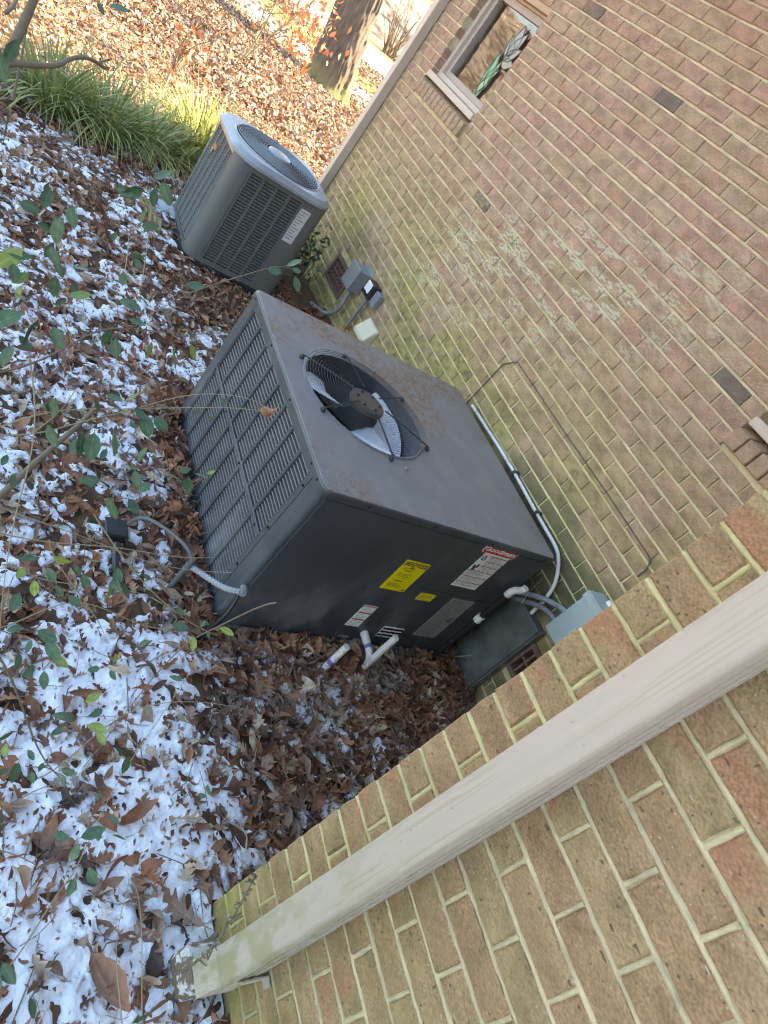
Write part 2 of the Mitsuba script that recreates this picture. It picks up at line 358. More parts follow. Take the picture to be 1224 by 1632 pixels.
# recessed wall: face y = 0
WIN = (3.690, 4.560, 1.312, 2.085)
WIN2 = (-0.25, 0.580, 1.297, 2.085)
ROW1, ROW2 = (3.690, 4.600, 1.182, 1.312), (-0.28, 0.600, 1.182, 1.297)
VENT = (3.722, 4.104, -0.270, -0.046)
VENT2 = (0.155, 0.412, -0.270, -0.058)
HOLES = [(WIN[0], WIN[1], ROW1[2], WIN[3]), (WIN[1], ROW1[1], ROW1[2], ROW1[3]), (WIN2[0], WIN2[1], ROW2[2], WIN2[3]), (WIN2[1], ROW2[1], ROW2[2], ROW2[3]), VENT, VENT2]
rects = courses(XC + 0.006, XF, -7, 38, 1.2909 - 6 * BL + BL / 2, HOLES, None, 0.0062)
# course 15 carries the measured head joints, so odd courses use that offset
W1 = f'{house}__wall'
def slab(xa, xb, za, zb, holes, y0, y1):
    xs = sorted({xa, xb, *[v for h in holes for v in h[:2] if xa < v < xb]}); zs = sorted({za, zb, *[v for h in holes for v in h[2:] if za < v < zb]})
    ms = []
    for z0, z1 in zip(zs[:-1], zs[1:]):
        run = None
        for x0, x1 in list(zip(xs[:-1], xs[1:])) + [(None, None)]:
            hole = x0 is None or any(h[0] <= (x0 + x1) / 2 <= h[1] and h[2] <= (z0 + z1) / 2 <= h[3] for h in holes)
            if not hole: run = (run[0], x1) if run else (x0, x1)
            elif run: ms.append(bx(run[0], run[1], y0, y1, z0, z1)); run = None
    return cat(ms)
add(W1, slab(XC, XF - 0.004, -0.60, 2.93, HOLES, -0.20, -0.0065), 'mortar')
emit_bricks('wall', rects, lambda v: v, False, 210)
# projecting wall: face y = WALL_D
W2 = f'{house}__wall_001'
rects2 = courses(-3.6, XC, -7, 38, -0.74037, [], 'right')
add(W2, cat([bx(-3.6, XC - 0.0065, WALL_D - 0.2, WALL_D - 0.0065, -0.60, 2.93), bx(XC - 0.2, XC - 0.0067, -0.19, WALL_D - 0.203, -0.60, 2.93)]), 'mortar')
emit_bricks('wall_001', rects2, lambda v: v + [0, WALL_D, 0], True, 110)
bead = []
def add_bead(a, b, n):
    t = np.linspace(0, 1, n)[:, None]; C = np.array(a) * (1 - t) + np.array(b) * t
    d = (np.array(b) - np.array(a)) / np.linalg.norm(np.array(b) - np.array(a)); q = np.array([-d[2], 0, d[0]])
    k = rng.rand(3) * 90; w = .0056 + .0026 * (nnoise(C * 55 + k) - .5) + .0016 * (nnoise(C * 170 + k) - .5); o = .0062 + .0035 * (nnoise(C * 70 + k + 7) - .5) + .0020 * (nnoise(C * 210 + k) - .5); c = .0022 * (nnoise(C * 32 + k + 31) - .5)
    th = np.linspace(0, np.pi, 6); V = C[:, None] + (np.cos(th)[None] * w[:, None] + c[:, None])[:, :, None] * q + (np.sin(th)[None] * o[:, None])[:, :, None] * np.array([0, 1.0, 0])
    i, j = np.meshgrid(np.arange(n - 1), np.arange(5), indexing='ij'); f = np.stack([i * 6 + j, (i + 1) * 6 + j, (i + 1) * 6 + j + 1, i * 6 + j + 1], -1).reshape(-1, 4)
    bead.append(trimesh.Trimesh(V.reshape(-1, 3), np.vstack([f[:, [0, 1, 2]], f[:, [0, 2, 3]]]), process=False))
for k in range(-6, 27):
    add_bead([-1.9, WALL_D - .0068, k * H], [XC - .003, WALL_D - .0068, k * H], 260)
for a, b, c, d in rects2:
    if -1.85 < b < XC - .02 and d < 27 * H: add_bead([b + J / 2, WALL_D - .0070, c - .001], [b + J / 2, WALL_D - .0070, d + .001], 14)
add(f'{W2}__mortar_bead', cat(bead), 'mortar', smooth=True, kind='stuff')
# return side of the projecting part, hidden from this camera
rects3 = [(a, b, c, d) for a, b, c, d in courses(0.0, WALL_D - 0.1, -7, 38, 0.05, [])]
RV, RF, RU, at = [], [], [], 0
for r in rects3:
    v, f = brick(*r, 3, 3, 0.0016); v = np.stack([XC + v[:, 1], v[:, 0], v[:, 2]], -1)
    RV.append(v); RF.append(f[:, ::-1] + at); RU.append(np.tile(rng.rand(2), (len(v), 1))); at += len(v)
add(f'{W2}__brickwork', (np.vstack(RV), np.vstack(RF)), 'brick', uv=np.vstack(RU), kind='stuff')
# far gable end and back, plain masonry; gable roof that shades the side yard
add(f'{house}__gable_wall', cat([prism(Polygon([(-9, -0.6), (-0.21, -0.6), (-0.21, 2.93), (-4.6, 5.2), (-9, 2.93)]), 0, 0.2).apply_transform(np.array([[0, 0, 1, XF - 0.21], [1, 0, 0, 0], [0, 1, 0, 0], [0, 0, 0, 1.0]])), bx(-9, 4.7, -9.2, -9.0, -0.6, 2.93), bx(-9.2, -9.0, -9, WALL_D - 0.25, -0.6, 2.93)]), 'brick', uv=None)
def roof_sheet(y0, z0, y1, z1, x0, x1, t=0.12):
    a = np.array([[x0, y0, z0], [x1, y0, z0], [x1, y1, z1], [x0, y1, z1]]); b = a - [0, 0, t]
    return trimesh.convex.convex_hull(np.vstack([a, b]))
add(f'{house}__roof', cat([roof_sheet(0.42, 2.95, -4.6, 5.35, -9.3, 5.0), roof_sheet(-9.6, 2.95, -4.6, 5.35, -9.3, 5.0), roof_sheet(2.15, 2.90, -4.4, 5.55, -9.3, -0.08)]), 'roof')

def window(win, row, x_vis, name, deep):
    wx0, wx1, wz0, wz1 = win
    w = add(f'{house}__window', cat([bx(wx0, wx0 + 0.045, -0.115, -0.060, wz0 + 0.05, wz1), bx(wx1 - 0.045, wx1, -0.115, -0.060, wz0 + 0.05, wz1), bx(wx0 + 0.045, wx1 - 0.045, -0.115, -0.060, wz1 - 0.05, wz1), bx(wx0 + 0.045, wx1 - 0.045, -0.115, -0.060, wz0 + 0.05, wz0 + 0.085)]), 'trim')
    s0, s1, t0, t1 = wx0 + 0.047, wx1 - 0.047, wz0 + 0.087, wz1 - 0.052
    add(f'{w}__sash', cat([bx(s0, s0 + 0.045, -0.135, -0.085, t0, t1), bx(s1 - 0.045, s1, -0.135, -0.085, t0, t1), bx(s0 + 0.045, s1 - 0.045, -0.135, -0.085, t1 - 0.045, t1), bx(s0 + 0.045, s1 - 0.045, -0.135, -0.085, t0, t0 + 0.04)]), 'frame')
    add(f'{w}__pane', (np.array([[s0 + .04, -0.11, t0 + .03], [s1 - .04, -0.11, t0 + .03], [s1 - .04, -0.11, t1 - .04], [s0 + .04, -0.11, t1 - .04]]), np.array([[0, 1, 2], [0, 2, 3]])), 'glass')
    add(f'{w}__sill', bx(wx0 + 0.004, wx1 + 0.012, -0.13, 0.012, wz0 + 0.002, wz0 + 0.047, 0.004), 'trim')
    # rowlock course under the sill, sloping out a little
    n = int(round((row[1] - row[0]) / H)); e = np.linspace(row[0], row[1], n + 1)
    for a, b in zip(e[:-1], e[1:]):
        m = bx(a + 0.004, b - 0.004, -0.085, 0.030, row[2], row[3] - 0.006, 0.005)
        m.vertices[:, 2] -= np.where(m.vertices[:, 2] > (row[2] + row[3]) / 2, (m.vertices[:, 1] + 0.085) * 0.22, 0)
        m.vertices += (nnoise(m.vertices * 40 + a) - 0.5)[:, None] * 0.003
        add(f'{w}__brick', m, 'brick', uv=np.tile([rng.uniform(0.3, 0.9), rng.rand()], (len(m.vertices), 1)))
    add(f'{w}__mortar_bed', bx(row[0] + 0.003, row[1] - 0.003, -0.19, 0.006, row[2] + 0.004, row[3] - 0.030), 'mortar')
    add(f'{w}__room', cat([bx(wx0 - 0.5, wx1 + 0.5, -1.20, -1.17, wz0 - 0.6, wz1 + 0.4), bx(wx0 - 0.52, wx0 - 0.5, -1.17, -0.21, wz0 - 0.6, wz1 + 0.4), bx(wx1 + 0.5, wx1 + 0.52, -1.17, -0.21, wz0 - 0.6, wz1 + 0.4), bx(wx0 - 0.5, wx1 + 0.5, -1.17, -0.21, wz0 - 0.62, wz0 - 0.6), bx(wx0 - 0.5, wx1 + 0.5, -1.17, -0.21, wz1 + 0.4, wz1 + 0.42)]), 'fdark')
    add(f'{w}__lintel', bx(wx0 - 0.0, wx1, -0.058, -0.004, wz1 - 0.035, wz1 + 0.02), 'tan')
    return w
w1 = window(WIN, ROW1, 3.69, 'window', True)
window(WIN2, ROW2, 0.58, 'window', False)
# leaded lily hanging in the window: leaves and petals of coloured glass with lead lines
def glass_piece(pts, mat, name, y=-0.100):
    P = Polygon(pts)
    P = P.buffer(0.012).buffer(-0.012)
    m = prism(P, 0, 0.004); v = m.vertices.copy()
    add(f'{w1}__{name}', (np.stack([v[:, 0], y + v[:, 2], v[:, 1]], -1), m.faces[:, ::-1]), mat)
    c = np.array(P.exterior.coords)
    return tube(np.stack([c[:, 0], 0 * c[:, 0] + y + 0.004, c[:, 1]], -1), 0.0035, 4)
def petal(bxx, bz, ang, L, w):
    t = np.linspace(0, 1, 9); d = np.array([math.cos(ang), math.sin(ang)]); q = np.array([-d[1], d[0]])
    s = w * np.sin(np.pi * t ** 0.8)
    a = np.array([bxx, bz]) + t[:, None] * L * d
    return np.vstack([a + s[:, None] * q, (a - s[:, None] * q)[::-1][1:-1]])
cames = []
for b, z, ang, L, w in [(4.02, 1.42, 1.75, 0.30, 0.035), (3.98, 1.42, 1.35, 0.34, 0.045), (4.05, 1.43, 2.05, 0.26, 0.03), (3.95, 1.50, 1.15, 0.28, 0.04)]:
    cames.append(glass_piece(petal(b, z, ang, L, w), 'gstain' if ang < 1.7 else 'ystain', 'leaf'))
for b, z, ang, L, w in [(3.97, 1.72, 2.5, 0.17, 0.04), (3.97, 1.74, 2.0, 0.20, 0.045), (3.95, 1.75, 1.45, 0.20, 0.05), (3.93, 1.73, 0.9, 0.17, 0.045), (3.96, 1.70, 3.0, 0.15, 0.035)]:
    cames.append(glass_piece(petal(b, z, ang, L, w), 'wstain', 'petal', -0.094))
add(f'{w1}__lead_line', cat(cames), 'lead')

def brick_vent(v, nx, nz):
    x0, x1, z0, z1 = v; t = 0.03
    k = add(f'{house}__foundation_vent', cat([bx(x0 + .003, x0 + t, -0.06, 0.012, z0 + .003, z1 - .003), bx(x1 - t, x1 - .003, -0.06, 0.012, z0 + .003, z1 - .003), bx(x0 + t, x1 - t, -0.06, 0.012, z1 - t, z1 - .003), bx(x0 + t, x1 - t, -0.06, 0.014, z0 + .003, z0 + t)]), 'vent')
    for i in range(1, nx):
        x = x0 + t + (x1 - x0 - 2 * t) * i / nx; add(f'{k}__bar', bx(x - .006, x + .006, -0.045, 0.004, z0 + t, z1 - t), 'vent')
    for i in range(1, nz):
        z = z0 + t + (z1 - z0 - 2 * t) * i / nz; add(f'{k}__bar', bx(x0 + t, x1 - t, -0.043, 0.001, z - .006, z + .006), 'vent')
    add(f'{k}__backing', bx(x0 + .004, x1 - .004, -0.075, -0.065, z0 + .004, z1 - .004), 'dark')
brick_vent(VENT, 6, 4); brick_vent(VENT2, 6, 2)

# downspouts
def spout(name, label, x0, x1, y0, y1, z0, z1, mat, ribs=True):
    k = thing(name, label, 'downspout')
    P = rrect(x0, x1, y0, y1, 0.013 if ribs else 0.006, 5)
    if ribs:
        for i in range(3):
            y = y0 + 0.016 + i * 0.0240
            P = P.difference(Polygon([(x0 - .01, y - .0060), (x0 + .0, y - .0060), (x0 + .014, y - .0035), (x0 + .014, y + .0035), (x0 + .0, y + .0060), (x0 - .01, y + .0060)]))
    add(f'{k}__pipe', prism(P, z0, z1), mat)
    return k
ds = spout('downspout', 'wide cream metal downspout with greenish stains running down the near brick wall', -0.682, -0.596, WALL_D + 0.006, WALL_D + 0.110, -0.20, 2.8, 'spout')
kick = trimesh.convex.convex_hull(np.array([[x, WALL_D + y, z] for x in (-.680, -.598) for y, z in ((.008, -.20), (.110, -.20), (.03, -.30), (.13, -.285))]))
add(f'{ds}__elbow', kick, 'spout')
add(f'{ds}__strap', cat([bx(-0.712, -0.6885, WALL_D + .001, WALL_D + .005, -0.19, -0.16), bx(-0.6905, -0.6875, WALL_D + .004, WALL_D + .075, -0.19, -0.16)]), 'spout')
dsb = solo('drain_adapter', 'peeling white paint drain adapter under the near downspout', 'drain pipe', bx(-0.668, -0.560, WALL_D + .035, WALL_D + .145, -0.47, -0.285, 0.012), 'peel')
far_ds = spout('downspout', 'plain tan downspout at the far corner of the brick house', 4.915, 4.992, 0.004, 0.078, -0.48, 2.8, 'trim', False)

# ------------------------------------------------------------------ package unit beside the wall
U = thing('package_air_conditioner', 'big dark grey square air conditioner with a round fan in its rusty flat top', 'air conditioner')
ux0, ux1, uy0, uy1, uz0, uz1 = 0.597, 1.868, 0.142, 1.512, -0.500, 0.318
ft = 0.036
outline = rrect(ux0 + .004, ux1 - .004, uy0 + .004, uy1 - .004, 0.022, 5)
lx0, lx1 = 0.722, 1.772
body = outline.difference(sbox(lx0, uy1 - 0.030, lx1, uy1 + 0.1)).difference(Point(1.252, 1.085).buffer(.309, quad_segs=16))
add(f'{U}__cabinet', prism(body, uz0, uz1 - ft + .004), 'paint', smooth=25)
def stack(poly, levels, hole=None):
    """solid with a rounded upper edge: levels = (inset, z) from below; top face may have a round hole"""
    rings = []
    for ins, z in levels:
        c = np.array(poly.buffer(-ins, join_style=1, quad_segs=6).exterior.coords)[:-1]
        rings.append((c, z))
    n = 160
    def resample(c):
        ang = np.arctan2(c[:, 1] - poly.centroid.y, c[:, 0] - poly.centroid.x); i = np.argmin(np.abs(ang)); c = np.roll(c, -i, axis=0)
        if Polygon(c).exterior.is_ccw is False: c = c[::-1]
        e = np.vstack([c, c[:1]]); s = np.r_[0, np.cumsum(np.linalg.norm(np.diff(e, axis=0), axis=1))]
        t = np.linspace(0, s[-1], n, endpoint=False); return np.stack([np.interp(t, s, e[:, 0]), np.interp(t, s, e[:, 1])], 1)
    R = [np.c_[resample(c), np.full(n, z)] for c, z in rings]
    V = np.vstack(R); i, j = np.meshgrid(np.arange(len(R) - 1), np.arange(n), indexing='ij')
    q = np.stack([i * n + j, i * n + (j + 1) % n, (i + 1) * n + (j + 1) % n, (i + 1) * n + j], -1).reshape(-1, 4)
    side = trimesh.Trimesh(V, np.vstack([q[:, [0, 1, 2]], q[:, [0, 2, 3]]]), process=False)
    top = Polygon(R[-1][:, :2]);
    if hole is not None: top = top.difference(hole)
    tv, tf = trimesh.creation.triangulate_polygon(top, engine='earcut')
    cap = trimesh.Trimesh(np.c_[tv, np.full(len(tv), levels[-1][1])], tf, process=False)
    if cap.face_normals[0][2] < 0: cap.invert()
    return cat([side, cap])
fcx, fcy, fr = 1.252, 1.085, 0.315
cover = stack(rrect(ux0 - .004, ux1 + .004, uy0 - .004, uy1 + .004, 0.028, 6), [(0.004, uz1 - ft), (0, uz1 - ft + .002), (0, uz1 - .011), (.002, uz1 - .005), (.006, uz1 - .0012), (.011, uz1)], Point(fcx, fcy).buffer(fr, quad_segs=24))
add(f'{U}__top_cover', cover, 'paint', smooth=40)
lip = lathe([(fr + .012, uz1 + .0005), (fr + .004, uz1 + .006), (fr - .004, uz1 + .004), (fr - .008, uz1 - .01), (fr - .010, uz1 - .20), (fr - .012, uz1 - .24)], fcx, fcy)
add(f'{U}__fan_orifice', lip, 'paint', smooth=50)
add(f'{U}__fan_floor', lathe([(0.001, -0.10), (fr - .011, -0.10), (fr - .011, 0.08)], fcx, fcy), 'dark')
# fan motor, blades
mot = add(f'{U}__fan_motor', lathe([(0.001, 0.12), (.070, 0.12), (.078, .128), (.080, .20), (.082, .205), (.082, .305), (.078, .312), (.001, .312)], fcx, fcy, 40), 'black', smooth=40)
for k in range(14):
    a = k * math.tau / 14
    add(f'{mot}__cooling_fin', trimesh.convex.convex_hull(np.array([[fcx + r * math.cos(a + d), fcy + r * math.sin(a + d), z] for r in (.078, .089) for d in (-.02, .02) for z in (.15, .295)])), 'black')
add(f'{mot}__cap', lathe([(.001, .343), (.070, .343), (.0855, .340), (.088, .334), (.088, .320), (.001, .320)], fcx, fcy, 40), 'motorcap', smooth=35)
for k in range(6):
    a = k * math.tau / 6 + .3
    add(f'{mot}__bolt', trimesh.creation.cylinder(radius=.006, height=.008, sections=6, transform=trimesh.transformations.translation_matrix([fcx + .058 * math.cos(a), fcy + .058 * math.sin(a), .346])), 'black')
add(f'{mot}__rating_sticker', bx(fcx - .012, fcx + .022, fcy + .0815, fcy + .0835, .17, .20), 'white')
for k in range(3):
    a0 = k * math.tau / 3 + 1.04
    P, F = [], []
    for i in range(7):
        for j in range(9):
            s, t = i / 6, j / 8
            r = .06 + s * .235
            an = a0 + (t - .5) * (1.02 + .25 * s) - .25 * s
            z = .232 + (t - .5) * (.075 + .02 * s) + .015 * math.sin(t * math.pi)
            P.append([fcx + r * math.cos(an), fcy + r * math.sin(an), z])
    for i in range(6):
        for j in range(8):
            q = i * 9 + j; F.append([q, q + 1, q + 10, q + 9])
    P = np.array(P); F = np.array(F)
    V = np.vstack([P, P - [0, 0, .002]]); Q = np.vstack([F, F[:, ::-1] + len(P)])
    add(f'{U}__fan_blade', (V, Q), 'alu', smooth=True)
# wire guard: rings on six rods
g = add(f'{U}__fan_guard', cat([tube([[fcx + r * math.cos(a), fcy + r * math.sin(a), .338 + .016 * (1 - (r / .33) ** 2)] for r in np.linspace(.084, .345, 10)], .0034, 6) for a in np.arange(6) * math.pi / 3 + .02] + [bx(fcx + .343 * math.cos(a) - .011, fcx + .343 * math.cos(a) + .011, fcy + .343 * math.sin(a) - .008, fcy + .343 * math.sin(a) + .008, uz1 + .0006, uz1 + .017, .003) for a in np.arange(6) * math.pi / 3 + .02]), 'wire', smooth=50)
for i in range(17):
    r = .100 + i * .0138
    add(f'{g}__ring', ring(r, .0011, .3425 + .016 * (1 - (r / .33) ** 2), fcx, fcy), 'wire', smooth=True)
# louvered side (towards the yard)
yf = uy1 - .004
zt, zm, zb = .262, -.092, -.470
add(f'{U}__coil_guard', bx(lx0 + .001, lx1 - .001, yf - .0285, yf - .0245, uz0 + .002, .281), 'dark')
ribs = [lx0 + (lx1 - lx0) * i / 8 for i in range(9)]
fr_m = [bx(x - .0095 + (.0095 if i == 0 else 0), x + .0095 - (.0095 if i == 8 else 0), yf - .024, yf - .001, uz0 + .004, .279, .003) for i, x in enumerate(ribs)]
fr_m += [bx(lx0 + .002, lx1 - .002, yf - .022, yf + .001, zt, .2795, .002), bx(lx0 + .002, lx1 - .002, yf - .021, yf + .002, zm - .011, zm + .011, .004), bx(lx0 + .002, lx1 - .002, yf - .022, yf + .001, uz0 + .002, zb, .002)]
lp = add(f'{U}__louver_panel', cat(fr_m), 'paint')
for b in range(8):
    a, c = ribs[b] + .0095, ribs[b + 1] - .0095
    for z_lo, z_hi, n in ((zb, zm - .011, 19), (zm + .011, zt, 18)):
        for i in range(n):
            z = z_lo + (i + .5) * (z_hi - z_lo) / n
            m = trimesh.convex.convex_hull(np.array([[x, yf + y, z + dz] for x in (a, c) for y, dz in ((-.0225, .0058), (-.022, .0072), (-.0095, -.0055), (-.008, -.0032), (-.010, .0010))]))
            add(f'{lp}__slat', m, 'paint')
# front panels (plates with seams between them), base rail
for y0, y1, z0, z1 in [(.7385, 1.482, -.488, .276), (.172, .734, -.056, .276), (.172, .734, -.488, -.0605)]:
    add(f'{U}__access_panel', bx(ux0 - .0005, ux0 + .004, y0, y1, z0, z1, .001), 'paint')
add(f'{U}__base_rail', prism(rrect(ux0 - .006, ux1 + .006, uy0 - .006, uy1 + .006, .03, 4), -.56, uz0 - .001), 'galv', smooth=25)
add(f'{U}__corner_seam', bx(lx0 - .0285, lx0 - .0265, yf - .0005, yf + .0012, uz0, .281), 'dark')
sc = []
for x in np.r_[.66, np.linspace(.74, 1.8, 4)]: sc.append((x, uy1 + .0045, uz1 - .018, 1))
for x in (.78, 1.12, 1.45, 1.755): sc.append((x, yf + .003, zm, 1))
for z in (.22, -.02, -.25, -.45): sc.append((lx0 - .016, yf + .003, z, 1))
for y in (.22, .6, .95, 1.3): sc.append((ux0 - .0045, y, uz1 - .018, 0))
add(f'{U}__screws', cat([trimesh.creation.cylinder(radius=.0055, height=.006, sections=7, transform=(trimesh.transformations.rotation_matrix(math.pi / 2, [1, 0, 0], [x, y, z]) @ trimesh.transformations.translation_matrix([x, y, z])) if s else (trimesh.transformations.rotation_matrix(math.pi / 2, [0, 1, 0], [x, y, z]) @ trimesh.transformations.translation_matrix([x, y, z]))) for x, y, z, s in sc]), 'black', kind='stuff')
for x, y in ((1.581, .911), (.883, 1.001)):
    add(f'{U}__top_bolt', trimesh.creation.cylinder(radius=.008, height=.014, sections=8, transform=trimesh.transformations.translation_matrix([x, y, uz1 + .007])), 'screw')

def front_plate(name, y0, y1, z0, z1, mat, t=.0012, off=.001, label=None):
    """printed plate on the panel facing the camera: y0 > y1 is left to right"""
    return add(f'{U}__{name}', bx(ux0 - .0005 - off - t, ux0 - .0005 - off + .0005, y1, y0, z0, z1), mat, label=label)
def bars(parent, rows, mat, x):
    ms = [bx(x - .0004, x, y1, y0, z0, z1) for y0, y1, z0, z1 in rows]
    add(f'{parent}__print', cat(ms), mat)
def lettering(parent, text, h, y, z, mat, x, bold=True, width=None):
    m = meshkit.text_mesh(text, h, .0006, bold); v = m.vertices.copy()
    if width: v[:, 0] *= width / (v[:, 0].max() - v[:, 0].min())
    v[:, 0] -= v[:, 0].min()
    add(f'{parent}__lettering', trimesh.Trimesh(np.stack([x - v[:, 2], y - v[:, 0], z + v[:, 1]], -1), m.faces, process=False), mat)
XF0 = ux0 - .0028
def microtext(y0, y1, z0, z1, n, h, seed):
    r = np.random.RandomState(seed); out = []
    for i in range(n):
        z = z1 - (i + .5) * (z1 - z0) / n; y = y0
        end = y0 - (y0 - y1) * r.uniform(.55, 1)
        while y > end:
            w = r.uniform(.004, .016); out.append((y, max(y - w, y1), z - h / 2, z + h / 2)); y -= w + .003
    return out
k = front_plate('energy_label', .922, .783, -.104, .092, 'yellow', label='yellow energy label with black heading on the dark side panel')
lettering(k, 'ENERGYGUIDE', .025, .918, .060, 'ink', XF0, True, .131)
bars(k, [(.914, .79, -.021, -.0205)] + microtext(.905, .82, .035, .050, 2, .003, 1) + microtext(.89, .83, .022, .031, 1, .006, 2) + microtext(.905, .81, -.014, .012, 3, .003, 3) + microtext(.89, .84, -.045, -.035, 1, .006, 4) + microtext(.905, .82, -.085, -.055, 4, .0025, 5) + [(.802, .790, -.098, -.086), (.868, .852, .046, .056)], 'ink', XF0 + .0002)
k = front_plate('warning_label', .684, .589, -.132, -.083, 'yellow')
bars(k, microtext(.678, .595, -.128, -.087, 5, .0025, 6), 'greyink', XF0 + .0002)
k = front_plate('instruction_label', .578, .414, .006, .243, 'white')
bars(k, [(.578, .414, z, z + .005) for z in (.042, .082, .122)] + [(.53, .414, z, z + .005) for z in (.160, .192)] + [(.53, .414, .226, .232)], 'redline', XF0 + .0001)
lettering(k, 'G', .030, .572, .196, 'ink', XF0)
bars(k, [(.565, .548, .128, .150), (.572, .556, .142, .160), (.552, .540, .146, .168)], 'ink', XF0)
bars(k, sum([microtext(.57, .42, z + .008, z + .034, 5, .002, 10 + i) for i, z in enumerate((.006, .046, .086))], []) + sum([microtext(.525, .42, z, z + .026, 4, .002, 20 + i) for i, z in enumerate((.130, .166, .199))], []), 'plate', XF0 + .00015)
P = rrect(.395, .612, .243, .291, .008, 4)
def plate_from(poly, x, t, mat, key):
    m = prism(poly, 0, t); v = m.vertices; add(key, trimesh.Trimesh(np.stack([x - v[:, 2], v[:, 0], v[:, 1]], -1), m.faces[:, ::-1], process=False), mat)
bk = f'{U}__maker_plate'
plate_from(P, ux0 - .0015, .0016, 'white', bk); plate_from(P.buffer(-.003), ux0 - .0030, .0006, 'red', f'{bk}__field')
lettering(bk, 'Goodman', .024, .602, .2575, 'white', ux0 - .0036, True, .196)
k = front_plate('rating_plate', .480, .328, -.385, -.075, 'plate')
bars(k, microtext(.474, .334, -.375, -.085, 34, .003, 30) + [(.372, .342, -.255, -.215)], 'greyink', XF0 + .0002)
k = front_plate('caution_label', .904, .826, -.386, -.230, 'white')
bars(k, [(.904, .826, z, z + .008) for z in (-.240, -.288, -.338)], 'redline', XF0 + .0001); bars(k, microtext(.899, .831, -.38, -.245, 14, .002, 41), 'plate', XF0 + .0003)
k = front_plate('stripe_label', .684, .557, -.433, -.352, 'white')
bars(k, [(.684, .557, z, z + .014) for z in (-.375, -.399, -.424)], 'navy', XF0 + .0001)
k = front_plate('service_tag', .88, .82, -.478, -.462, 'plate')

# ------------------------------------------------------------------ condenser beyond it
C = thing('condenser_unit', 'tall grey condenser with louvered sides and ringed fan top near the house corner', 'air conditioner')
cx, cy, hw, cut, cz0, cz1 = 3.97, .885, .365, .105, -.455, .340
def octo(h, c):
    return Polygon([(cx - h + c, cy - h), (cx + h - c, cy - h), (cx + h, cy - h + c), (cx + h, cy + h - c), (cx + h - c, cy + h), (cx - h + c, cy + h), (cx - h, cy + h - c), (cx - h, cy - h + c)])
inner = octo(hw - .022, cut - .01)
add(f'{C}__base_pan', prism(octo(hw + .012, cut).buffer(-.16).buffer(.195, quad_segs=8), cz0 - .06, cz0 + .012), 'black', smooth=20)
add(f'{C}__coil', prism(inner, cz0, cz1 - .04), 'coil')
O = np.array(octo(hw, cut).exterior.coords)[:-1]
for i in range(8):
    a, b = O[i], O[(i + 1) % 8]; L = np.linalg.norm(b - a); d = (b - a) / L; nrm = np.array([d[1], -d[0]])
    def pbox(s0, s1, w0, w1, z0, z1):
        v = []
        for s in (s0, s1):
            for w in (w0, w1):
                for z in (z0, z1):
                    p = a + d * s + nrm * w; v.append([p[0], p[1], z])
        return trimesh.convex.convex_hull(np.array(v))
    if i % 2 == 1:
        q_ = np.linspace(0, 1, 8); arc = [a + d * L * t + nrm * .040 * math.sin(math.pi * t) for t in q_]; add(f'{C}__corner_panel', prism(Polygon(arc + [b - nrm * .02, a - nrm * .02]), cz0 + .012, cz1 - .035), 'cond', smooth=30); continue
    e = np.linspace(.012, L - .10 if i == 6 else L - .012, 6 if i != 6 else 5)
    fm = [pbox(x - .007, x + .007, -.018, .001, cz0 + .012, cz1 - .035) for x in e] + [pbox(.0, L, -.016, .0005, cz1 - .075, cz1 - .035), pbox(0, L, -.016, .0005, cz0 + .012, cz0 + .05)]
    if i == 6: fm.append(pbox(L - .10, L, -.019, .0015, cz0 + .012, cz1 - .036))
    k = add(f'{C}__louver_panel', cat(fm), 'cond')
    sl = []
    nz = 30
    for x0, x1 in zip(e[:-1], e[1:]):
        for q in range(nz):
            z = cz0 + .055 + (q + .5) * (cz1 - .08 - cz0 - .055) / nz
            v = []
            for s in (x0 + .007, x1 - .007):
                for w, dz in ((-.014, .0070), (-.001, -.0055), (.0, -.0005)):
                    p = a + d * s + nrm * w; v.append([p[0], p[1], z + dz])
            sl.append(trimesh.convex.convex_hull(np.array(v)))
    add(f'{k}__slats', cat(sl), 'cond', kind='stuff')
    if i == 6: # side towards the camera
        add(f'{C}__spec_label', pbox(L - .092, L - .012, .0015, .0028, cz1 - .36, cz1 - .10), 'offwhite', label='white specification label on the plain end panel')
        bars_ = [pbox(L - .088, L - .03 - (q % 3) * .012, .0028, .0031, cz1 - .125 - q * .021, cz1 - .117 - q * .021) for q in range(11)]
        add(f'{C}__spec_label__print', cat(bars_), 'plate')
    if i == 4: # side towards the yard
        add(f'{C}__sun_glint', pbox(.13, .21, .001, .008, cz1 - .20, cz1 - .165), 'sunglint', label='orange patch painted for sunlight on the louvered side')  # sun glint on the louvers, put in as an orange plate
        add(f'{C}__sun_glint__glint_tab', pbox(.125, .145, .001, .007, cz1 - .235, cz1 - .2), 'tan')  # lower end of the same painted glint
        add(f'{C}__sunlit_strip', pbox(.02, L - .01, .0012, .003, cz1 - .068, cz1 - .045), 'tan', label='orange strip painted for sunlight along the upper edge')  # sunlit upper edge, put in as a tan strip
R = .325
Pt = octo(hw + .012, cut).buffer(-.16).buffer(.178, quad_segs=10)
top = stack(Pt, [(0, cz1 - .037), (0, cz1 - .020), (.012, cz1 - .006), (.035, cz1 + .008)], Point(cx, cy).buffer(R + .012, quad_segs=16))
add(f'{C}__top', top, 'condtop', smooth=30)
add(f'{C}__fan_well', lathe([(R + .020, cz1 + .004), (R + .012, cz1 + .014), (R, cz1 + .010), (R - .004, cz1 - .02), (R - .008, cz1 - .16), (.001, cz1 - .16)], cx, cy), 'condtop', smooth=40)
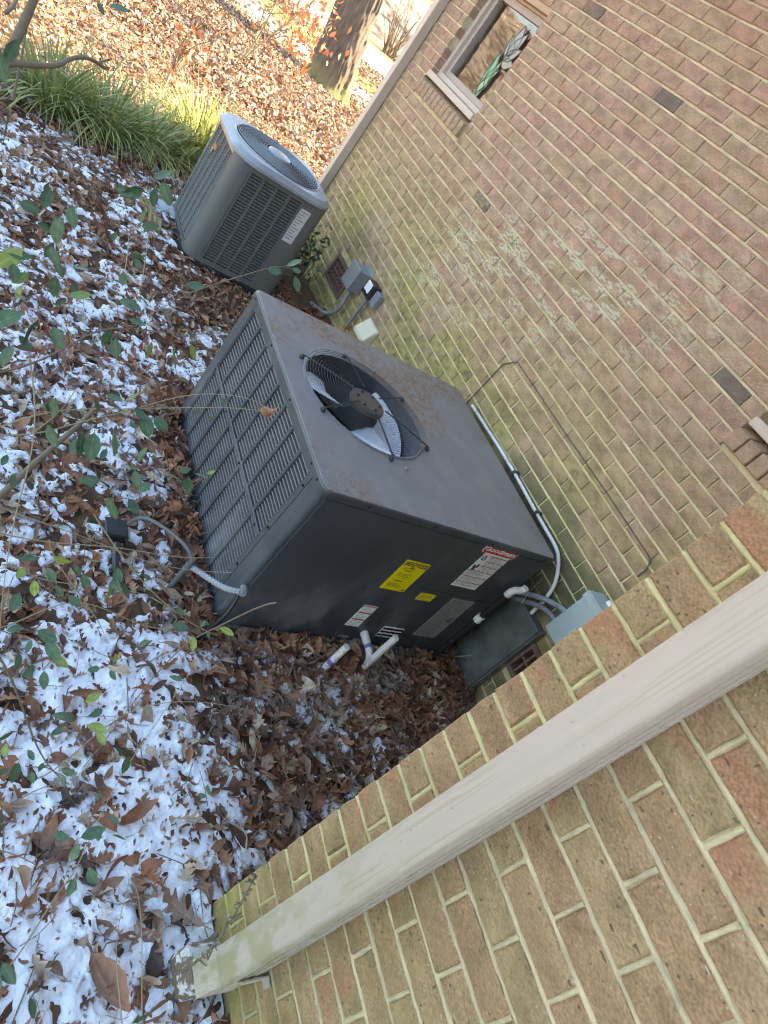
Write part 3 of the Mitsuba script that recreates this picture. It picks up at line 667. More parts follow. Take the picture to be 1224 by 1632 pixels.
add(f'{C}__fan_well__floor', lathe([(.001, cz1 - .10), (R - .01, cz1 - .10)], cx, cy), 'dark')
g = add(f'{C}__fan_grille', cat([tube([[cx + r * math.cos(a), cy + r * math.sin(a), cz1 + .012 + .012 * (1 - r / R)] for r in (.09, R + .008)], .004, 5) for a in np.arange(4) * math.pi / 2 + .6]), 'wire')
for i in range(15):
    r = .105 + i * .0150
    add(f'{g}__ring', ring(r, .0028, cz1 + .016 + .012 * (1 - r / R), cx, cy, 48, 5), 'greybox', smooth=True)
add(f'{C}__fan_cap', lathe([(.001, cz1 + .040), (.06, cz1 + .038), (.085, cz1 + .030), (.09, cz1 + .020), (.001, cz1 + .018)], cx, cy), 'condtop', smooth=40)
solo('cement_block', 'small pale blue-grey cement slab on the leaves at the foot of the condenser', 'slab', cat([bx(4.10, 4.36, 1.245, 1.40, -.50, -.425, .008)]), 'concrete')
def cored_brick(x, y, ang):
    P = sbox(-.10, -.045, .10, .045)
    for i in range(5): P = P.difference(Point(-.066 + i * .033, -.016 + (i % 2) * .002).buffer(.0115, quad_segs=3)).difference(Point(-.066 + i * .033, .019).buffer(.0115, quad_segs=3))
    m = prism(P, 0, .057); m.apply_transform(trimesh.transformations.rotation_matrix(ang, [0, 0, 1])); m.apply_translation([x, y, -.475])
    return m
for (x, y, a, lab) in [(4.03, 1.47, .25, 'orange cored brick lying flat beside the cement slab'), (3.83, 1.44, -.15, 'half buried cored brick on the leaves, end to end with another nearer the camera')]:
    m = cored_brick(x, y, a); solo('loose_brick', lab, 'brick', m, 'brick', uv=np.tile([.83, .3], (len(m.vertices), 1)))

# ------------------------------------------------------------------ wall boxes, conduits, pipes
k = thing('disconnect_box', 'plain grey electrical box on the wall beside the foundation vent', 'electrical box')
add(f'{k}__case', bx(3.512, 3.668, .001, .108, -.078, .098, .006), 'greybox'); add(f'{k}__lid', bx(3.507, 3.673, .104, .116, -.083, .105, .005), 'greybox'); add(f'{k}__back_plate', bx(3.50, 3.66, .0005, .004, .09, .13), 'greybox')
solo('conduit', 'grey bent conduit leaving the bottom of the grey electrical box', 'conduit', tube([[3.56, .055, -.075], [3.545, .055, -.16], [3.535, .06, -.25], [3.59, .07, -.345], [3.70, .085, -.40], [3.82, .12, -.43]], .016, 8, 24), 'conduit', True)
k = thing('surge_protector', 'small black box with a white label on the wall next to the grey box', 'electrical box')
add(f'{k}__case', bx(3.275, 3.405, .012, .085, .012, .125, .006), 'black'); add(f'{k}__face_label', bx(3.30, 3.385, .085, .0862, .045, .12), 'white'); add(f'{k}__mount', bx(3.20, 3.31, .0005, .05, .0, .11, .005), 'greybox')
kk = add(f'{k}__pipe', tube([[3.325, .045, .012], [3.325, .045, -.24]], .0135, 8), 'conduit', smooth=50); add(f'{kk}__fitting', tube([[3.325, .045, -.24], [3.325, .045, -.285]], .018, 8), 'brass', smooth=50)
solo('vent_hood', 'small off-white plastic hood on the wall behind the fan unit', 'vent hood', trimesh.convex.convex_hull(np.array([[3.0, .002, -.06], [3.19, .002, -.06], [3.0, .002, -.21], [3.19, .002, -.21], [3.0, .075, -.17], [3.19, .075, -.17], [3.0, .07, -.20], [3.19, .07, -.20], [3.01, .02, -.06], [3.18, .02, -.06]])), 'cream')
k = thing('meter_box', 'pale blue-grey metal box on the wall behind the near brick corner', 'electrical box')
add(f'{k}__case', bx(.14, .382, .002, .118, .086, .365, .004), 'bluebox'); add(f'{k}__lid', cat([bx(.136, .386, .0, .124, .365, .374, .002), bx(.136, .386, .1185, .1245, .33, .3645, .001)]), 'bluebox')
add(f'{k}__hasp', bx(.30, .33, .020, .035, .374, .392), 'white')
tubes = [[1.80, .03, .29], [1.517, .03, .300], [1.222, .03, .305], [.938, .03, .299], [.773, .03, .298], [.686, .03, .290], [.617, .032, .252], [.558, .034, .189], [.530, .036, .110], [.520, .036, .03], [.515, .036, -.10], [.512, .036, -.20]]
k = thing('white_hose', 'thin white hose clipped along the wall and bending down by the pale blue box', 'hose')
add(f'{k}__tube', tube(tubes, .0100, 8, 60), 'pvc', smooth=60)
for p in (tubes[3], tubes[8], tubes[2]): add(f'{k}__clip', bx(p[0] - .006, p[0] + .006, .001, .050, p[2] - .016, p[2] + .016), 'fdark')
solo('thin_wire', 'thin grey wire hanging out of the white hose to the leaves', 'wire', tube([[.512, .036, -.19], [.516, .045, -.30], [.54, .07, -.42], [.60, .25, -.50]], .004, 6, 16), 'conduit', True)
solo('conduit', 'upper of two grey conduits entering the pale blue box', 'conduit', tube([[.60, .10, .05], [.568, .08, .085], [.497, .065, .140], [.413, .06, .185], [.36, .06, .20]], .0135, 8, 16), 'whip', True)
solo('conduit', 'lower of two grey conduits entering the pale blue box', 'conduit', tube([[.66, .10, -.03], [.612, .09, -.005], [.512, .075, .08], [.44, .07, .115], [.36, .065, .125]], .0135, 8, 16), 'conduit', True)
k = thing('sheet_metal_duct', 'dull galvanized duct cover between the wall and the dark unit', 'duct')
add(f'{k}__case', bx(.405, .80, .004, .062, -.60, .012, .003), 'galv'); add(f'{k}__seam', bx(.404, .80, .060, .0645, -.174, -.168), 'galv'); add(f'{k}__flange', bx(.396, .4045, .001, .05, -.60, .016), 'galv')
k = thing('vent_pipe', 'white elbow on a grey pipe rising at the right edge of the dark panel', 'pipe')
add(f'{k}__pipe', tube([[.565, .245, -.53], [.562, .245, .075]], .0150, 10), 'black', smooth=50); add(f'{k}__coupling', tube([[.563, .245, -.165], [.563, .245, -.125]], .021, 10), 'pvc', smooth=50)
add(f'{k}__elbow', tube([[.562, .245, .050], [.562, .245, .075], [.560, .237, .095], [.556, .215, .105], [.554, .20, .118], [.553, .197, .135]], .0185, 10, 14), 'pvc', smooth=50)
k = thing('drain_trap', 'white plastic drain leaving the dark panel with an upright arm', 'pipe')
add(f'{k}__outlet', tube([[.600, .757, -.425], [.545, .757, -.428]], .020, 10), 'pvc', smooth=50); add(f'{k}__bend', tube([[.548, .757, -.428], [.50, .755, -.435], [.475, .750, -.455], [.465, .745, -.50]], .0165, 10, 12), 'pvc', smooth=50)
add(f'{k}__glue_band', tube([[.533, .757, -.429], [.515, .7565, -.431]], .0185, 10), 'purple', smooth=50); add(f'{k}__arm', tube([[.465, .745, -.52], [.471, .738, -.268]], .0165, 10), 'pvc', smooth=50)
k = thing('drain_stub', 'short white plastic pipe standing alone in the leaves', 'pipe')
add(f'{k}__pipe', tube([[.445, .972, -.55], [.450, .967, -.350]], .0165, 10), 'pvc', smooth=50); add(f'{k}__glue_band', tube([[.446, .971, -.475], [.4465, .9705, -.450]], .0185, 10), 'purple', smooth=50)
k = thing('conduit_whip', 'pale ribbed conduit looping from the ground to the corner of the dark panel', 'conduit')
wp = spline([[.735, 1.66, -.345], [.69, 1.63, -.325], [.62, 1.60, -.285], [.565, 1.575, -.245], [.545, 1.55, -.225], [.552, 1.525, -.235], [.590, 1.505, -.25]], 90)
add(f'{k}__hose', tube(wp[:76], .0115 + .0013 * np.sign(np.sin(np.arange(76) * 1.6)), 8), 'whip', smooth=25); add(f'{k}__connector', tube([wp[74], wp[80], wp[89]], .0155, 8), 'conduit', smooth=40)
add(f'{k}__riser', tube([[.72, 1.69, -.62], [.735, 1.665, -.30]], .0105, 8), 'darkpipe', smooth=50); add(f'{k}__tee', tube([[.7285, 1.672, -.365], [.7335, 1.667, -.325]], .0145, 8), 'darkpipe', smooth=50)
solo('ground_cable', 'black cable dropping from the pale ribbed conduit into the leaves', 'cable', tube([[.575, 1.522, -.25], [.535, 1.535, -.31], [.515, 1.555, -.38], [.52, 1.575, -.52]], .0075, 7, 16), 'black', True)
solo('conduit', 'dark grey conduit arching over the leaves to the ribbed conduit', 'conduit', tube([[.98, 1.86, -.52], [.975, 1.83, -.40], [.94, 1.80, -.352], [.86, 1.735, -.318], [.775, 1.685, -.300], [.738, 1.668, -.315], [.730, 1.672, -.36]], .0080, 8, 30), 'darkpipe', True)
k = thing('junction_box', 'small black box half buried in leaves and snow left of the dark unit', 'electrical box')
add(f'{k}__case', bx(.915, .995, 1.85, 1.93, -.54, -.45, .01), 'black'); add(f'{k}__lid', bx(.91, 1.0, 1.845, 1.935, -.45, -.442, .004), 'black'); add(f'{k}__pipe', tube([[.86, 1.90, -.44], [.78, 1.90, -.46], [.72, 1.88, -.50]], .014, 7, 8), 'black')
solo('wall_cable', 'thin dark cable running level across the brick wall and dropping behind the unit', 'cable', tube([[1.872, .006, .25], [1.868, .006, .575], [1.80, .006, .648], [1.60, .006, .648], [1.2, .006, .646], [.77, .006, .649], [.40, .006, .645], [.372, .006, .64], [.352, .006, .60], [.352, .006, .55]], .0034, 5), 'fdark')
solo('tape_strip', 'crumpled white tape strip hanging at the right corner of the dark unit', 'tape', (np.array([[.575, .13, .20], [.59, .10, .19], [.57, .125, .14], [.583, .10, .13], [.565, .115, .08], [.575, .10, .06], [.555, .105, .03], [.562, .095, .015]]), np.array([[0, 1, 3, 2], [2, 3, 5, 4], [4, 5, 7, 6]])), 'white')

STEMS = [[2.2,[[0.106,2.696,0.708],[0.165,2.591,0.744],[0.221,2.535,0.773],[0.269,2.483,0.793],[0.3,2.398,0.809],[0.326,2.318,0.821],[0.354,2.233,0.851]]],[1.8,[[0.178,2.709,0.807],[0.205,2.624,0.778],[0.236,2.576,0.748],[0.264,2.53,0.717]]],[2.0,[[0.489,2.298,0.825],[0.537,2.234,0.856],[0.581,2.157,0.9],[0.621,2.093,0.928],[0.651,2.034,0.931]]],[1.4,[[0.146,2.639,0.533],[0.224,2.507,0.601],[0.258,2.4,0.624],[0.283,2.273,0.661],[0.301,2.162,0.694],[0.309,2.059,0.719]]],[1.4,[[0.162,2.645,0.549],[0.19,2.529,0.562],[0.231,2.452,0.588],[0.273,2.349,0.636],[0.308,2.252,0.687],[0.314,2.13,0.729],[0.31,2.06,0.72]]],[1.5,[[0.038,2.605,0.433],[0.06,2.436,0.401],[0.095,2.308,0.381],[0.118,2.179,0.362],[0.144,2.046,0.358]]],[1.5,[[0.077,2.607,0.469],[0.095,2.479,0.417],[0.108,2.347,0.375],[0.113,2.214,0.337],[0.106,1.993,0.36]]],[1.6,[[0.018,2.42,0.547],[-0.001,2.341,0.475],[-0.037,2.24,0.408],[-0.063,2.138,0.36],[-0.067,2.05,0.327]]],[1.9,[[-0.14,2.05,0.564],[-0.121,2.075,0.496],[-0.114,2.108,0.418],[-0.11,2.137,0.344],[-0.147,2.18,0.24],[-0.195,2.213,0.143],[-0.255,2.258,0.043]]],[2.4,[[-0.233,2.586,0.483],[-0.289,2.5,0.391],[-0.337,2.44,0.306],[-0.376,2.362,0.239]]],[1.6,[[0.18,2.608,0.746],[0.142,2.572,0.672],[0.097,2.55,0.593],[0.044,2.544,0.511],[-0.032,2.534,0.418],[-0.124,2.515,0.329]]],[1.6,[[-0.048,2.496,0.526],[-0.052,2.444,0.45],[-0.069,2.369,0.377],[-0.083,2.308,0.306]]],[1.4,[[-0.02,2.52,0.406],[-0.015,2.439,0.37],[-0.001,2.332,0.357],[0.005,2.228,0.345],[-0.026,2.13,0.306]]],[1.3,[[-0.752,2.219,0.079],[-0.647,2.208,0.046],[-0.565,2.186,0.019],[-0.485,2.152,0.0],[-0.444,2.151,-0.043]]],[1.2,[[-0.762,2.188,0.092],[-0.656,2.16,0.048],[-0.534,2.138,0.012],[-0.466,2.132,-0.042]]],[1.5,[[-0.657,2.457,0.223],[-0.608,2.411,0.196],[-0.541,2.359,0.178],[-0.498,2.32,0.151],[-0.383,2.26,0.161],[-0.264,2.184,0.192],[-0.133,2.094,0.253]]],[1.2,[[-0.428,2.429,0.082],[-0.42,2.319,-0.046],[-0.433,2.219,-0.181]]],[1.3,[[-0.319,2.383,0.141],[-0.245,2.289,0.124],[-0.158,2.163,0.136],[-0.14,1.99,0.147],[-0.141,1.871,0.126]]],[1.6,[[0.675,2.335,0.701],[0.783,2.337,0.765],[0.879,2.341,0.812],[0.958,2.343,0.825]]],[1.5,[[0.594,2.401,0.73],[0.712,2.386,0.744],[0.824,2.375,0.748]]],[1.3,[[-0.169,2.558,0.41],[-0.13,2.492,0.394],[-0.082,2.402,0.398],[-0.088,2.292,0.376],[-0.091,2.176,0.369]]],[1.2,[[0.221,2.496,0.67],[0.215,2.507,0.601],[0.214,2.532,0.537],[0.211,2.569,0.47]]]]
BRANCHES = [[9,[[0.217,2.793,1.091],[0.247,2.774,1.143],[0.267,2.77,1.166],[0.29,2.765,1.202],[0.314,2.763,1.249]]],[4.5,[[0.235,2.775,1.147],[0.27,2.749,1.153],[0.305,2.71,1.165],[0.34,2.692,1.174],[0.373,2.667,1.18],[0.402,2.643,1.174],[0.433,2.626,1.168]]],[2.5,[[0.387,2.65,1.178],[0.412,2.64,1.179],[0.437,2.626,1.183]]],[3,[[0.205,2.793,1.218],[0.258,2.784,1.225],[0.312,2.785,1.234]]],[2,[[0.269,2.748,1.098],[0.344,2.754,1.164],[0.405,2.759,1.199]]]]
TWIG = [10,[[0.427,2.515,-0.015],[0.526,2.441,0.026],[0.634,2.366,0.088],[0.725,2.297,0.14],[0.809,2.239,0.188]]]
LEAVES = [[0.183,2.676,0.923,-0.014,0.025,-0.033],[0.168,2.677,1.006,0.004,0.043,-0.006],[0.166,2.651,1.011,-0.021,-0.006,-0.04],[0.205,2.668,0.968,-0.006,-0.029,-0.001],[0.086,2.696,0.95,-0.018,-0.014,-0.026],[0.319,2.653,0.98,-0.017,0.0,-0.038],[0.218,2.635,1.009,-0.018,-0.022,-0.029],[0.19,2.647,0.947,-0.017,-0.029,-0.021],[0.156,2.662,0.88,-0.02,0.001,-0.034],[0.179,2.661,0.921,0.0,0.034,-0.01],[0.223,2.623,0.908,-0.015,-0.025,-0.017],[0.21,2.613,0.889,-0.019,-0.007,-0.031],[0.219,2.594,0.913,-0.002,-0.031,0.011],[0.167,2.659,0.899,-0.012,0.021,-0.027],[0.181,2.645,0.929,0.013,-0.005,0.027],[0.197,2.554,0.89,-0.004,0.04,-0.024],[0.32,2.473,0.835,-0.009,-0.039,0.007],[0.317,2.456,0.839,-0.017,-0.039,-0.006],[0.333,2.476,0.859,0.015,0.006,0.024],[0.25,2.572,0.871,-0.017,-0.007,-0.026],[0.235,2.578,0.843,-0.009,0.017,-0.021],[0.091,2.658,0.871,-0.013,0.032,-0.028],[0.087,2.635,0.873,-0.022,0.008,-0.036],[0.083,2.613,0.875,-0.028,-0.03,-0.032],[0.142,2.646,0.86,0.009,0.026,0.008],[0.022,2.665,0.857,-0.022,0.008,-0.033],[0.072,2.653,0.844,-0.014,-0.025,-0.013],[0.197,2.485,0.824,-0.026,-0.016,-0.033],[0.207,2.494,0.834,-0.019,0.007,-0.033],[0.274,2.395,0.801,-0.028,0.001,-0.045],[0.269,2.359,0.817,-0.031,-0.019,-0.037],[0.307,2.31,0.812,-0.032,-0.025,-0.035],[0.324,2.324,0.832,-0.018,-0.023,-0.014],[0.3,2.447,0.815,-0.01,-0.044,0.008],[0.393,2.36,0.822,-0.031,-0.03,-0.036],[0.365,2.275,0.834,-0.012,-0.036,0.009],[0.536,2.256,0.835,0.007,0.042,-0.021],[0.659,2.051,0.928,-0.002,-0.03,0.038],[0.643,2.025,0.921,-0.029,-0.027,-0.035],[0.653,2.056,0.907,0.012,0.031,-0.009],[0.653,2.039,0.931,-0.013,-0.034,0.011],[0.345,2.163,0.68,-0.008,-0.021,0.005],[0.331,2.123,0.694,-0.009,-0.015,-0.001],[0.326,2.172,0.645,-0.015,-0.01,-0.014],[0.334,2.195,0.638,-0.003,0.015,-0.014],[0.209,2.527,0.641,-0.024,-0.012,-0.027],[0.205,2.541,0.63,-0.017,-0.02,-0.014],[0.209,2.46,0.669,-0.02,-0.018,-0.019],[0.214,2.441,0.684,-0.008,-0.029,0.005],[0.244,2.391,0.663,0.01,-0.022,0.026],[0.235,2.371,0.661,-0.024,-0.033,-0.012],[0.225,2.351,0.66,-0.034,-0.021,-0.032],[0.198,2.413,0.676,-0.017,0.002,-0.022],[0.22,2.332,0.664,-0.02,-0.031,-0.008],[0.075,2.523,0.64,0.027,0.022,0.024],[0.092,2.49,0.674,-0.031,-0.007,-0.034],[0.092,2.471,0.682,-0.034,-0.005,-0.038],[0.128,2.426,0.666,-0.034,-0.014,-0.035],[0.084,2.497,0.662,-0.019,0.002,-0.023],[0.177,2.389,0.662,-0.009,-0.027,0.004],[-0.032,2.598,0.651,-0.026,-0.011,-0.024],[-0.01,2.612,0.669,-0.02,0.007,-0.022],[0.108,2.429,0.64,-0.02,0.007,-0.026],[0.117,2.378,0.595,-0.021,-0.021,-0.012],[0.119,2.368,0.603,-0.008,-0.029,0.007],[0.124,2.354,0.617,0.019,-0.007,0.026],[0.112,2.355,0.601,-0.028,-0.015,-0.022],[0.091,2.321,0.597,-0.01,0.021,-0.023],[0.138,2.283,0.591,-0.018,-0.047,0.01],[0.139,2.258,0.609,0.001,-0.032,0.022],[0.125,2.248,0.598,-0.026,-0.024,-0.013],[0.163,2.218,0.579,-0.03,-0.01,-0.028],[0.166,2.208,0.59,-0.011,-0.027,0.006],[0.197,2.163,0.574,0.003,-0.018,0.017],[0.031,2.44,0.627,0.001,0.034,-0.014],[0.008,2.42,0.611,-0.037,-0.026,-0.025],[0.033,2.378,0.582,-0.033,0.005,-0.035],[0.037,2.369,0.591,-0.028,-0.026,-0.016],[0.023,2.447,0.615,0.016,0.026,0.005],[-0.105,2.519,0.536,0.001,0.034,-0.01],[-0.117,2.535,0.521,-0.022,0.014,-0.022],[-0.118,2.502,0.531,-0.023,-0.02,-0.012],[-0.105,2.496,0.544,-0.007,-0.031,0.007],[-0.135,2.516,0.513,-0.031,-0.007,-0.022],[-0.181,2.547,0.532,-0.025,0.004,-0.02],[-0.115,2.467,0.479,-0.023,-0.019,-0.01],[-0.13,2.445,0.476,-0.018,-0.026,-0.004],[-0.076,2.448,0.519,-0.009,0.016,-0.014],[-0.048,2.412,0.489,-0.006,-0.026,0.006],[-0.054,2.433,0.476,-0.018,-0.016,-0.01],[-0.069,2.414,0.471,-0.021,-0.009,-0.014],[-0.033,2.342,0.464,-0.03,-0.008,-0.021],[-0.048,2.341,0.452,-0.033,-0.001,-0.026],[-0.059,2.328,0.449,-0.036,-0.021,-0.018],[-0.063,2.34,0.44,-0.024,0.01,-0.024],[-0.036,2.315,0.475,-0.006,-0.022,0.007],[-0.018,2.276,0.44,-0.014,-0.024,0.001],[-0.098,2.152,0.377,0.017,0.036,-0.008],[-0.076,2.168,0.385,0.023,0.012,0.01],[-0.07,2.089,0.368,0.013,0.027,-0.006],[-0.08,2.07,0.374,-0.022,-0.03,0.005],[-0.107,2.116,0.393,-0.022,-0.007,-0.01],[-0.114,2.14,0.373,-0.032,-0.005,-0.019],[-0.099,2.129,0.391,0.017,-0.008,0.019],[-0.227,2.532,0.503,-0.004,0.028,-0.012],[-0.233,2.509,0.506,-0.016,-0.03,-0.001],[-0.247,2.493,0.502,-0.031,-0.024,-0.012],[-0.245,2.515,0.496,-0.028,0.005,-0.021],[-0.261,2.529,0.48,-0.028,-0.001,-0.017],[-0.243,2.465,0.452,-0.021,-0.027,-0.003],[-0.264,2.474,0.435,-0.031,-0.006,-0.017],[-0.254,2.49,0.436,-0.019,0.013,-0.016],[-0.193,2.338,0.347,-0.001,0.02,-0.01],[-0.199,2.321,0.351,-0.019,-0.014,-0.006],[-0.186,2.318,0.361,0.017,-0.008,0.014],[-0.259,2.348,0.364,-0.011,0.024,-0.016],[-0.32,2.4,0.369,0.015,0.033,-0.004],[-0.328,2.378,0.374,-0.017,-0.033,0.005],[-0.35,2.432,0.401,-0.01,0.022,-0.014],[-0.319,2.344,0.333,-0.023,-0.015,-0.006],[-0.368,2.517,0.421,-0.011,0.022,-0.012],[-0.384,2.523,0.411,-0.025,0.0,-0.012],[-0.375,2.477,0.372,-0.025,-0.017,-0.007],[-0.412,2.502,0.404,-0.027,0.006,-0.015],[-0.419,2.513,0.397,-0.005,0.022,-0.009],[-0.407,2.468,0.36,-0.026,-0.008,-0.009],[-0.382,2.427,0.328,-0.001,0.025,-0.009],[-0.389,2.409,0.331,-0.012,-0.024,0.004],[-0.399,2.406,0.328,-0.025,-0.007,-0.009],[-0.368,2.424,0.335,0.022,0.011,0.008],[-0.376,2.437,0.327,-0.016,0.008,-0.01],[-0.292,2.322,0.296,-0.026,-0.017,-0.006],[-0.368,2.289,0.333,-0.037,0.01,-0.022],[-0.327,2.297,0.289,-0.02,-0.021,0.0],[-0.271,2.341,0.299,0.007,-0.017,0.012],[-0.407,2.303,0.249,0.012,0.022,-0.004],[-0.44,2.29,0.241,-0.025,-0.025,0.002],[-0.451,2.306,0.23,-0.029,-0.002,-0.009],[-0.471,2.283,0.233,-0.013,-0.022,0.005],[-0.53,2.403,0.389,0.005,-0.032,0.016],[-0.538,2.406,0.385,-0.032,0.01,-0.015],[-0.527,2.42,0.384,0.01,0.026,-0.006],[-0.546,2.354,0.29,-0.027,-0.015,-0.002],[-0.555,2.372,0.28,-0.027,0.008,-0.011],[-0.715,2.535,0.454,-0.031,0.003,-0.007],[-0.737,2.485,0.412,-0.035,-0.008,-0.004],[-0.702,2.533,0.457,-0.027,-0.016,-0.001],[-0.773,2.287,0.267,0.005,-0.022,0.011],[-0.142,2.104,0.241,0.016,0.032,-0.008],[-0.105,2.225,0.331,-0.013,0.017,-0.018],[-0.369,2.053,0.153,-0.013,-0.022,0.008],[-0.355,2.036,0.169,-0.025,-0.009,-0.005],[-0.054,2.789,1.227,0.009,0.019,0.023],[-0.062,2.78,1.207,-0.016,-0.006,-0.04],[0.116,2.705,1.316,-0.002,-0.026,0.008],[0.117,2.717,1.31,-0.005,-0.017,-0.01],[-0.001,2.791,1.227,0.007,-0.004,0.026],[0.862,2.392,0.829,0.008,0.054,-0.012],[0.867,2.38,0.851,-0.008,0.047,-0.052],[0.875,2.366,0.883,0.005,-0.041,0.047],[0.871,2.347,0.887,-0.024,-0.039,-0.036],[0.866,2.357,0.865,-0.024,-0.015,-0.051],[0.756,2.383,0.848,-0.013,-0.001,-0.033],[0.712,2.382,0.747,-0.007,-0.035,0.007],[0.707,2.368,0.745,-0.019,-0.032,-0.02],[0.735,2.424,0.773,-0.013,0.006,-0.033],[0.741,2.379,0.813,-0.002,-0.037,0.023]]

# ------------------------------------------------------------------ ground
def sst(a, b, x):
    t = np.clip((x - a) / (b - a), 0, 1); return t * t * (3 - 2 * t)
def G(x, y):
    x, y = np.asarray(x, float), np.asarray(y, float)
    g = -0.505 + 0.125 * np.exp(-((x + 0.55) / 0.75) ** 2) * sst(1.0, 1.75, y) + 0.05 * sst(2.0, 4.0, x) * sst(16, 6, x)
    g = g - 0.035 * sst(.75, .5, x) * sst(1.75, 1.45, y)
    g = g + 0.03 * (nnoise(np.stack([x * 1.3, y * 1.3, 0 * x], -1)) - 0.5)
    return g
def grid(xs, ys, zf):
    X, Y = np.meshgrid(xs, ys, indexing='ij'); Z = zf(X, Y); n, m = X.shape
    i, j = np.meshgrid(np.arange(n - 1), np.arange(m - 1), indexing='ij')
    q = np.stack([i * m + j, (i + 1) * m + j, (i + 1) * m + j + 1, i * m + j + 1], -1).reshape(-1, 4)
    return np.stack([X, Y, Z], -1).reshape(-1, 3), np.vstack([q[:, [0, 1, 2]], q[:, [0, 2, 3]]])
xs = np.unique(np.r_[np.linspace(-60, -4, 20), np.linspace(-4, 8, 180), np.linspace(8, 18, 60), np.linspace(18, 140, 60)])
ys = np.unique(np.r_[np.linspace(-120, -10, 40), np.linspace(-10, -1, 50), np.linspace(-1, 4, 90), np.linspace(4, 60, 30)])
struct('ground', grid(xs, ys, G), 'soil', True)
def strip(x0, x1, dz, ripple, seed):
    yy = np.linspace(-60, 30, 180)
    a = x0 + ripple * (nfbm(np.stack([yy * .8, 0 * yy + seed, 0 * yy], -1), 3) - .5) * 2; b = x1 + ripple * (nfbm(np.stack([yy * .8, 0 * yy + seed + 9, 0 * yy], -1), 3) - .5) * 2
    P = [np.stack([a + (b - a) * t, yy], -1) for t in np.linspace(0, 1, 9)]
    X = np.array([p[:, 0] for p in P]); Y = np.array([p[:, 1] for p in P]); Z = G(X, Y) + dz
    n, m = X.shape; i, j = np.meshgrid(np.arange(n - 1), np.arange(m - 1), indexing='ij')
    q = np.stack([i * m + j, (i + 1) * m + j, (i + 1) * m + j + 1, i * m + j + 1], -1).reshape(-1, 4)
    return np.stack([X, Y, Z], -1).reshape(-1, 3), np.vstack([q[:, [0, 1, 2]], q[:, [0, 2, 3]]])
struct('lawn', strip(18.6, 24.5, .012, .3, 2), 'lawn', True)
struct('driveway', strip(15.6, 18.7, .03, .12, 1), 'road', True)
struct('road', strip(24.4, 33.5, .035, .15, 3), 'road', True)
def hz(X, Y):
    return -0.9 + 9 * sst(34, 75, X) + 0.9 * (nfbm(np.stack([X * .18, Y * .18, 0 * X], -1), 4) - .5) * sst(34, 40, X) * 2
struct('hillside', grid(np.linspace(33.8, 110, 90), np.linspace(-90, 40, 120), hz), 'hill', True)

# things that stand on the ground, to keep leaves and snow out of them
def blocked(x, y, pad=0.0):
    b = (y < 0.01 - pad) & (x < XF + pad)
    b |= (y < WALL_D + pad) & (x < XC + pad)
    b |= (x > ux0 - pad) & (x < ux1 + pad) & (y > uy0 - pad) & (y < uy1 + pad)
    b |= (abs(x - cx) < hw - .02 + pad) & (abs(y - cy) < hw - .02 + pad)
    return b

# ------------------------------------------------------------------ snow and leaf litter
def cover(x, y):
    c = 0.47 + 0 * x
    c = np.where(x < 1.2, 0.48 + 0.13 * sst(1.4, 2.1, y) * sst(1.2, 0.2, x), c)
    c = c + 0.13 * sst(0.7, 0.0, x) * sst(1.45, 1.8, y)
    front = sst(0.75, 0.5, x) * sst(1.50, 1.0, y); c = c * (1 - front) + front * (0.40 + 0.12 * sst(.4, 1.0, y))
    c = c - 0.42 * sst(1.63, 1.54, y) * sst(0.55, 0.7, x) * sst(2.1, 1.9, x)
    c = c - 0.10 * sst(2.4, 3.4, x)
    c = c - 0.40 * sst(5.0, 5.7, x + 0.25 * (1.2 - y)) - 0.35 * sst(0.6, 0.3, y) - 0.28 * np.exp(-((x - 3.35) ** 2 + (y - .95) ** 2) / .25)
    return c
def snow_z(X, Y, fine=True):
    p = np.stack([X, Y, 0 * X], -1)
    wx = nnoise(p * 9 + 5) - .5; p2 = p + np.stack([wx, nnoise(p * 9 + 55) - .5, 0 * wx], -1) * .06
    n = 0.50 * (nnoise(p2 * 15) - .5) + 0.50 * (nnoise(p2 * 29 + 9) - .5) + 0.26 * (nnoise(p2 * 58 + 3) - .5) + 0.38 * (nnoise(p * 4.3 + 31) - .5)
    h = 0.085 * n + 0.085 * (cover(X, Y) - 0.5) + 0.0045
    return G(X, Y) + np.where(h > 0, np.minimum(h * 3, .007) + .018 * np.tanh(h / .045), h)
V, F = grid(np.linspace(-1.1, 6.2, 1040), np.linspace(0.02, 3.1, 440), snow_z)
vis, _ = in_view(V, .06)
keep = (V[:, 2] > G(V[:, 0], V[:, 1]) + .001) & vis & ~blocked(V[:, 0], V[:, 1])
F = F[keep[F].any(1) & vis[F].all(1) & (~blocked(V[:, 0], V[:, 1]))[F].all(1)]
used = np.unique(F); re = np.zeros(len(V), int); re[used] = np.arange(len(used))
solo('snow', 'thin patches of bluish white snow lying between the fallen leaves', 'snow', (V[used], re[F]), 'snow', True, kind='stuff')

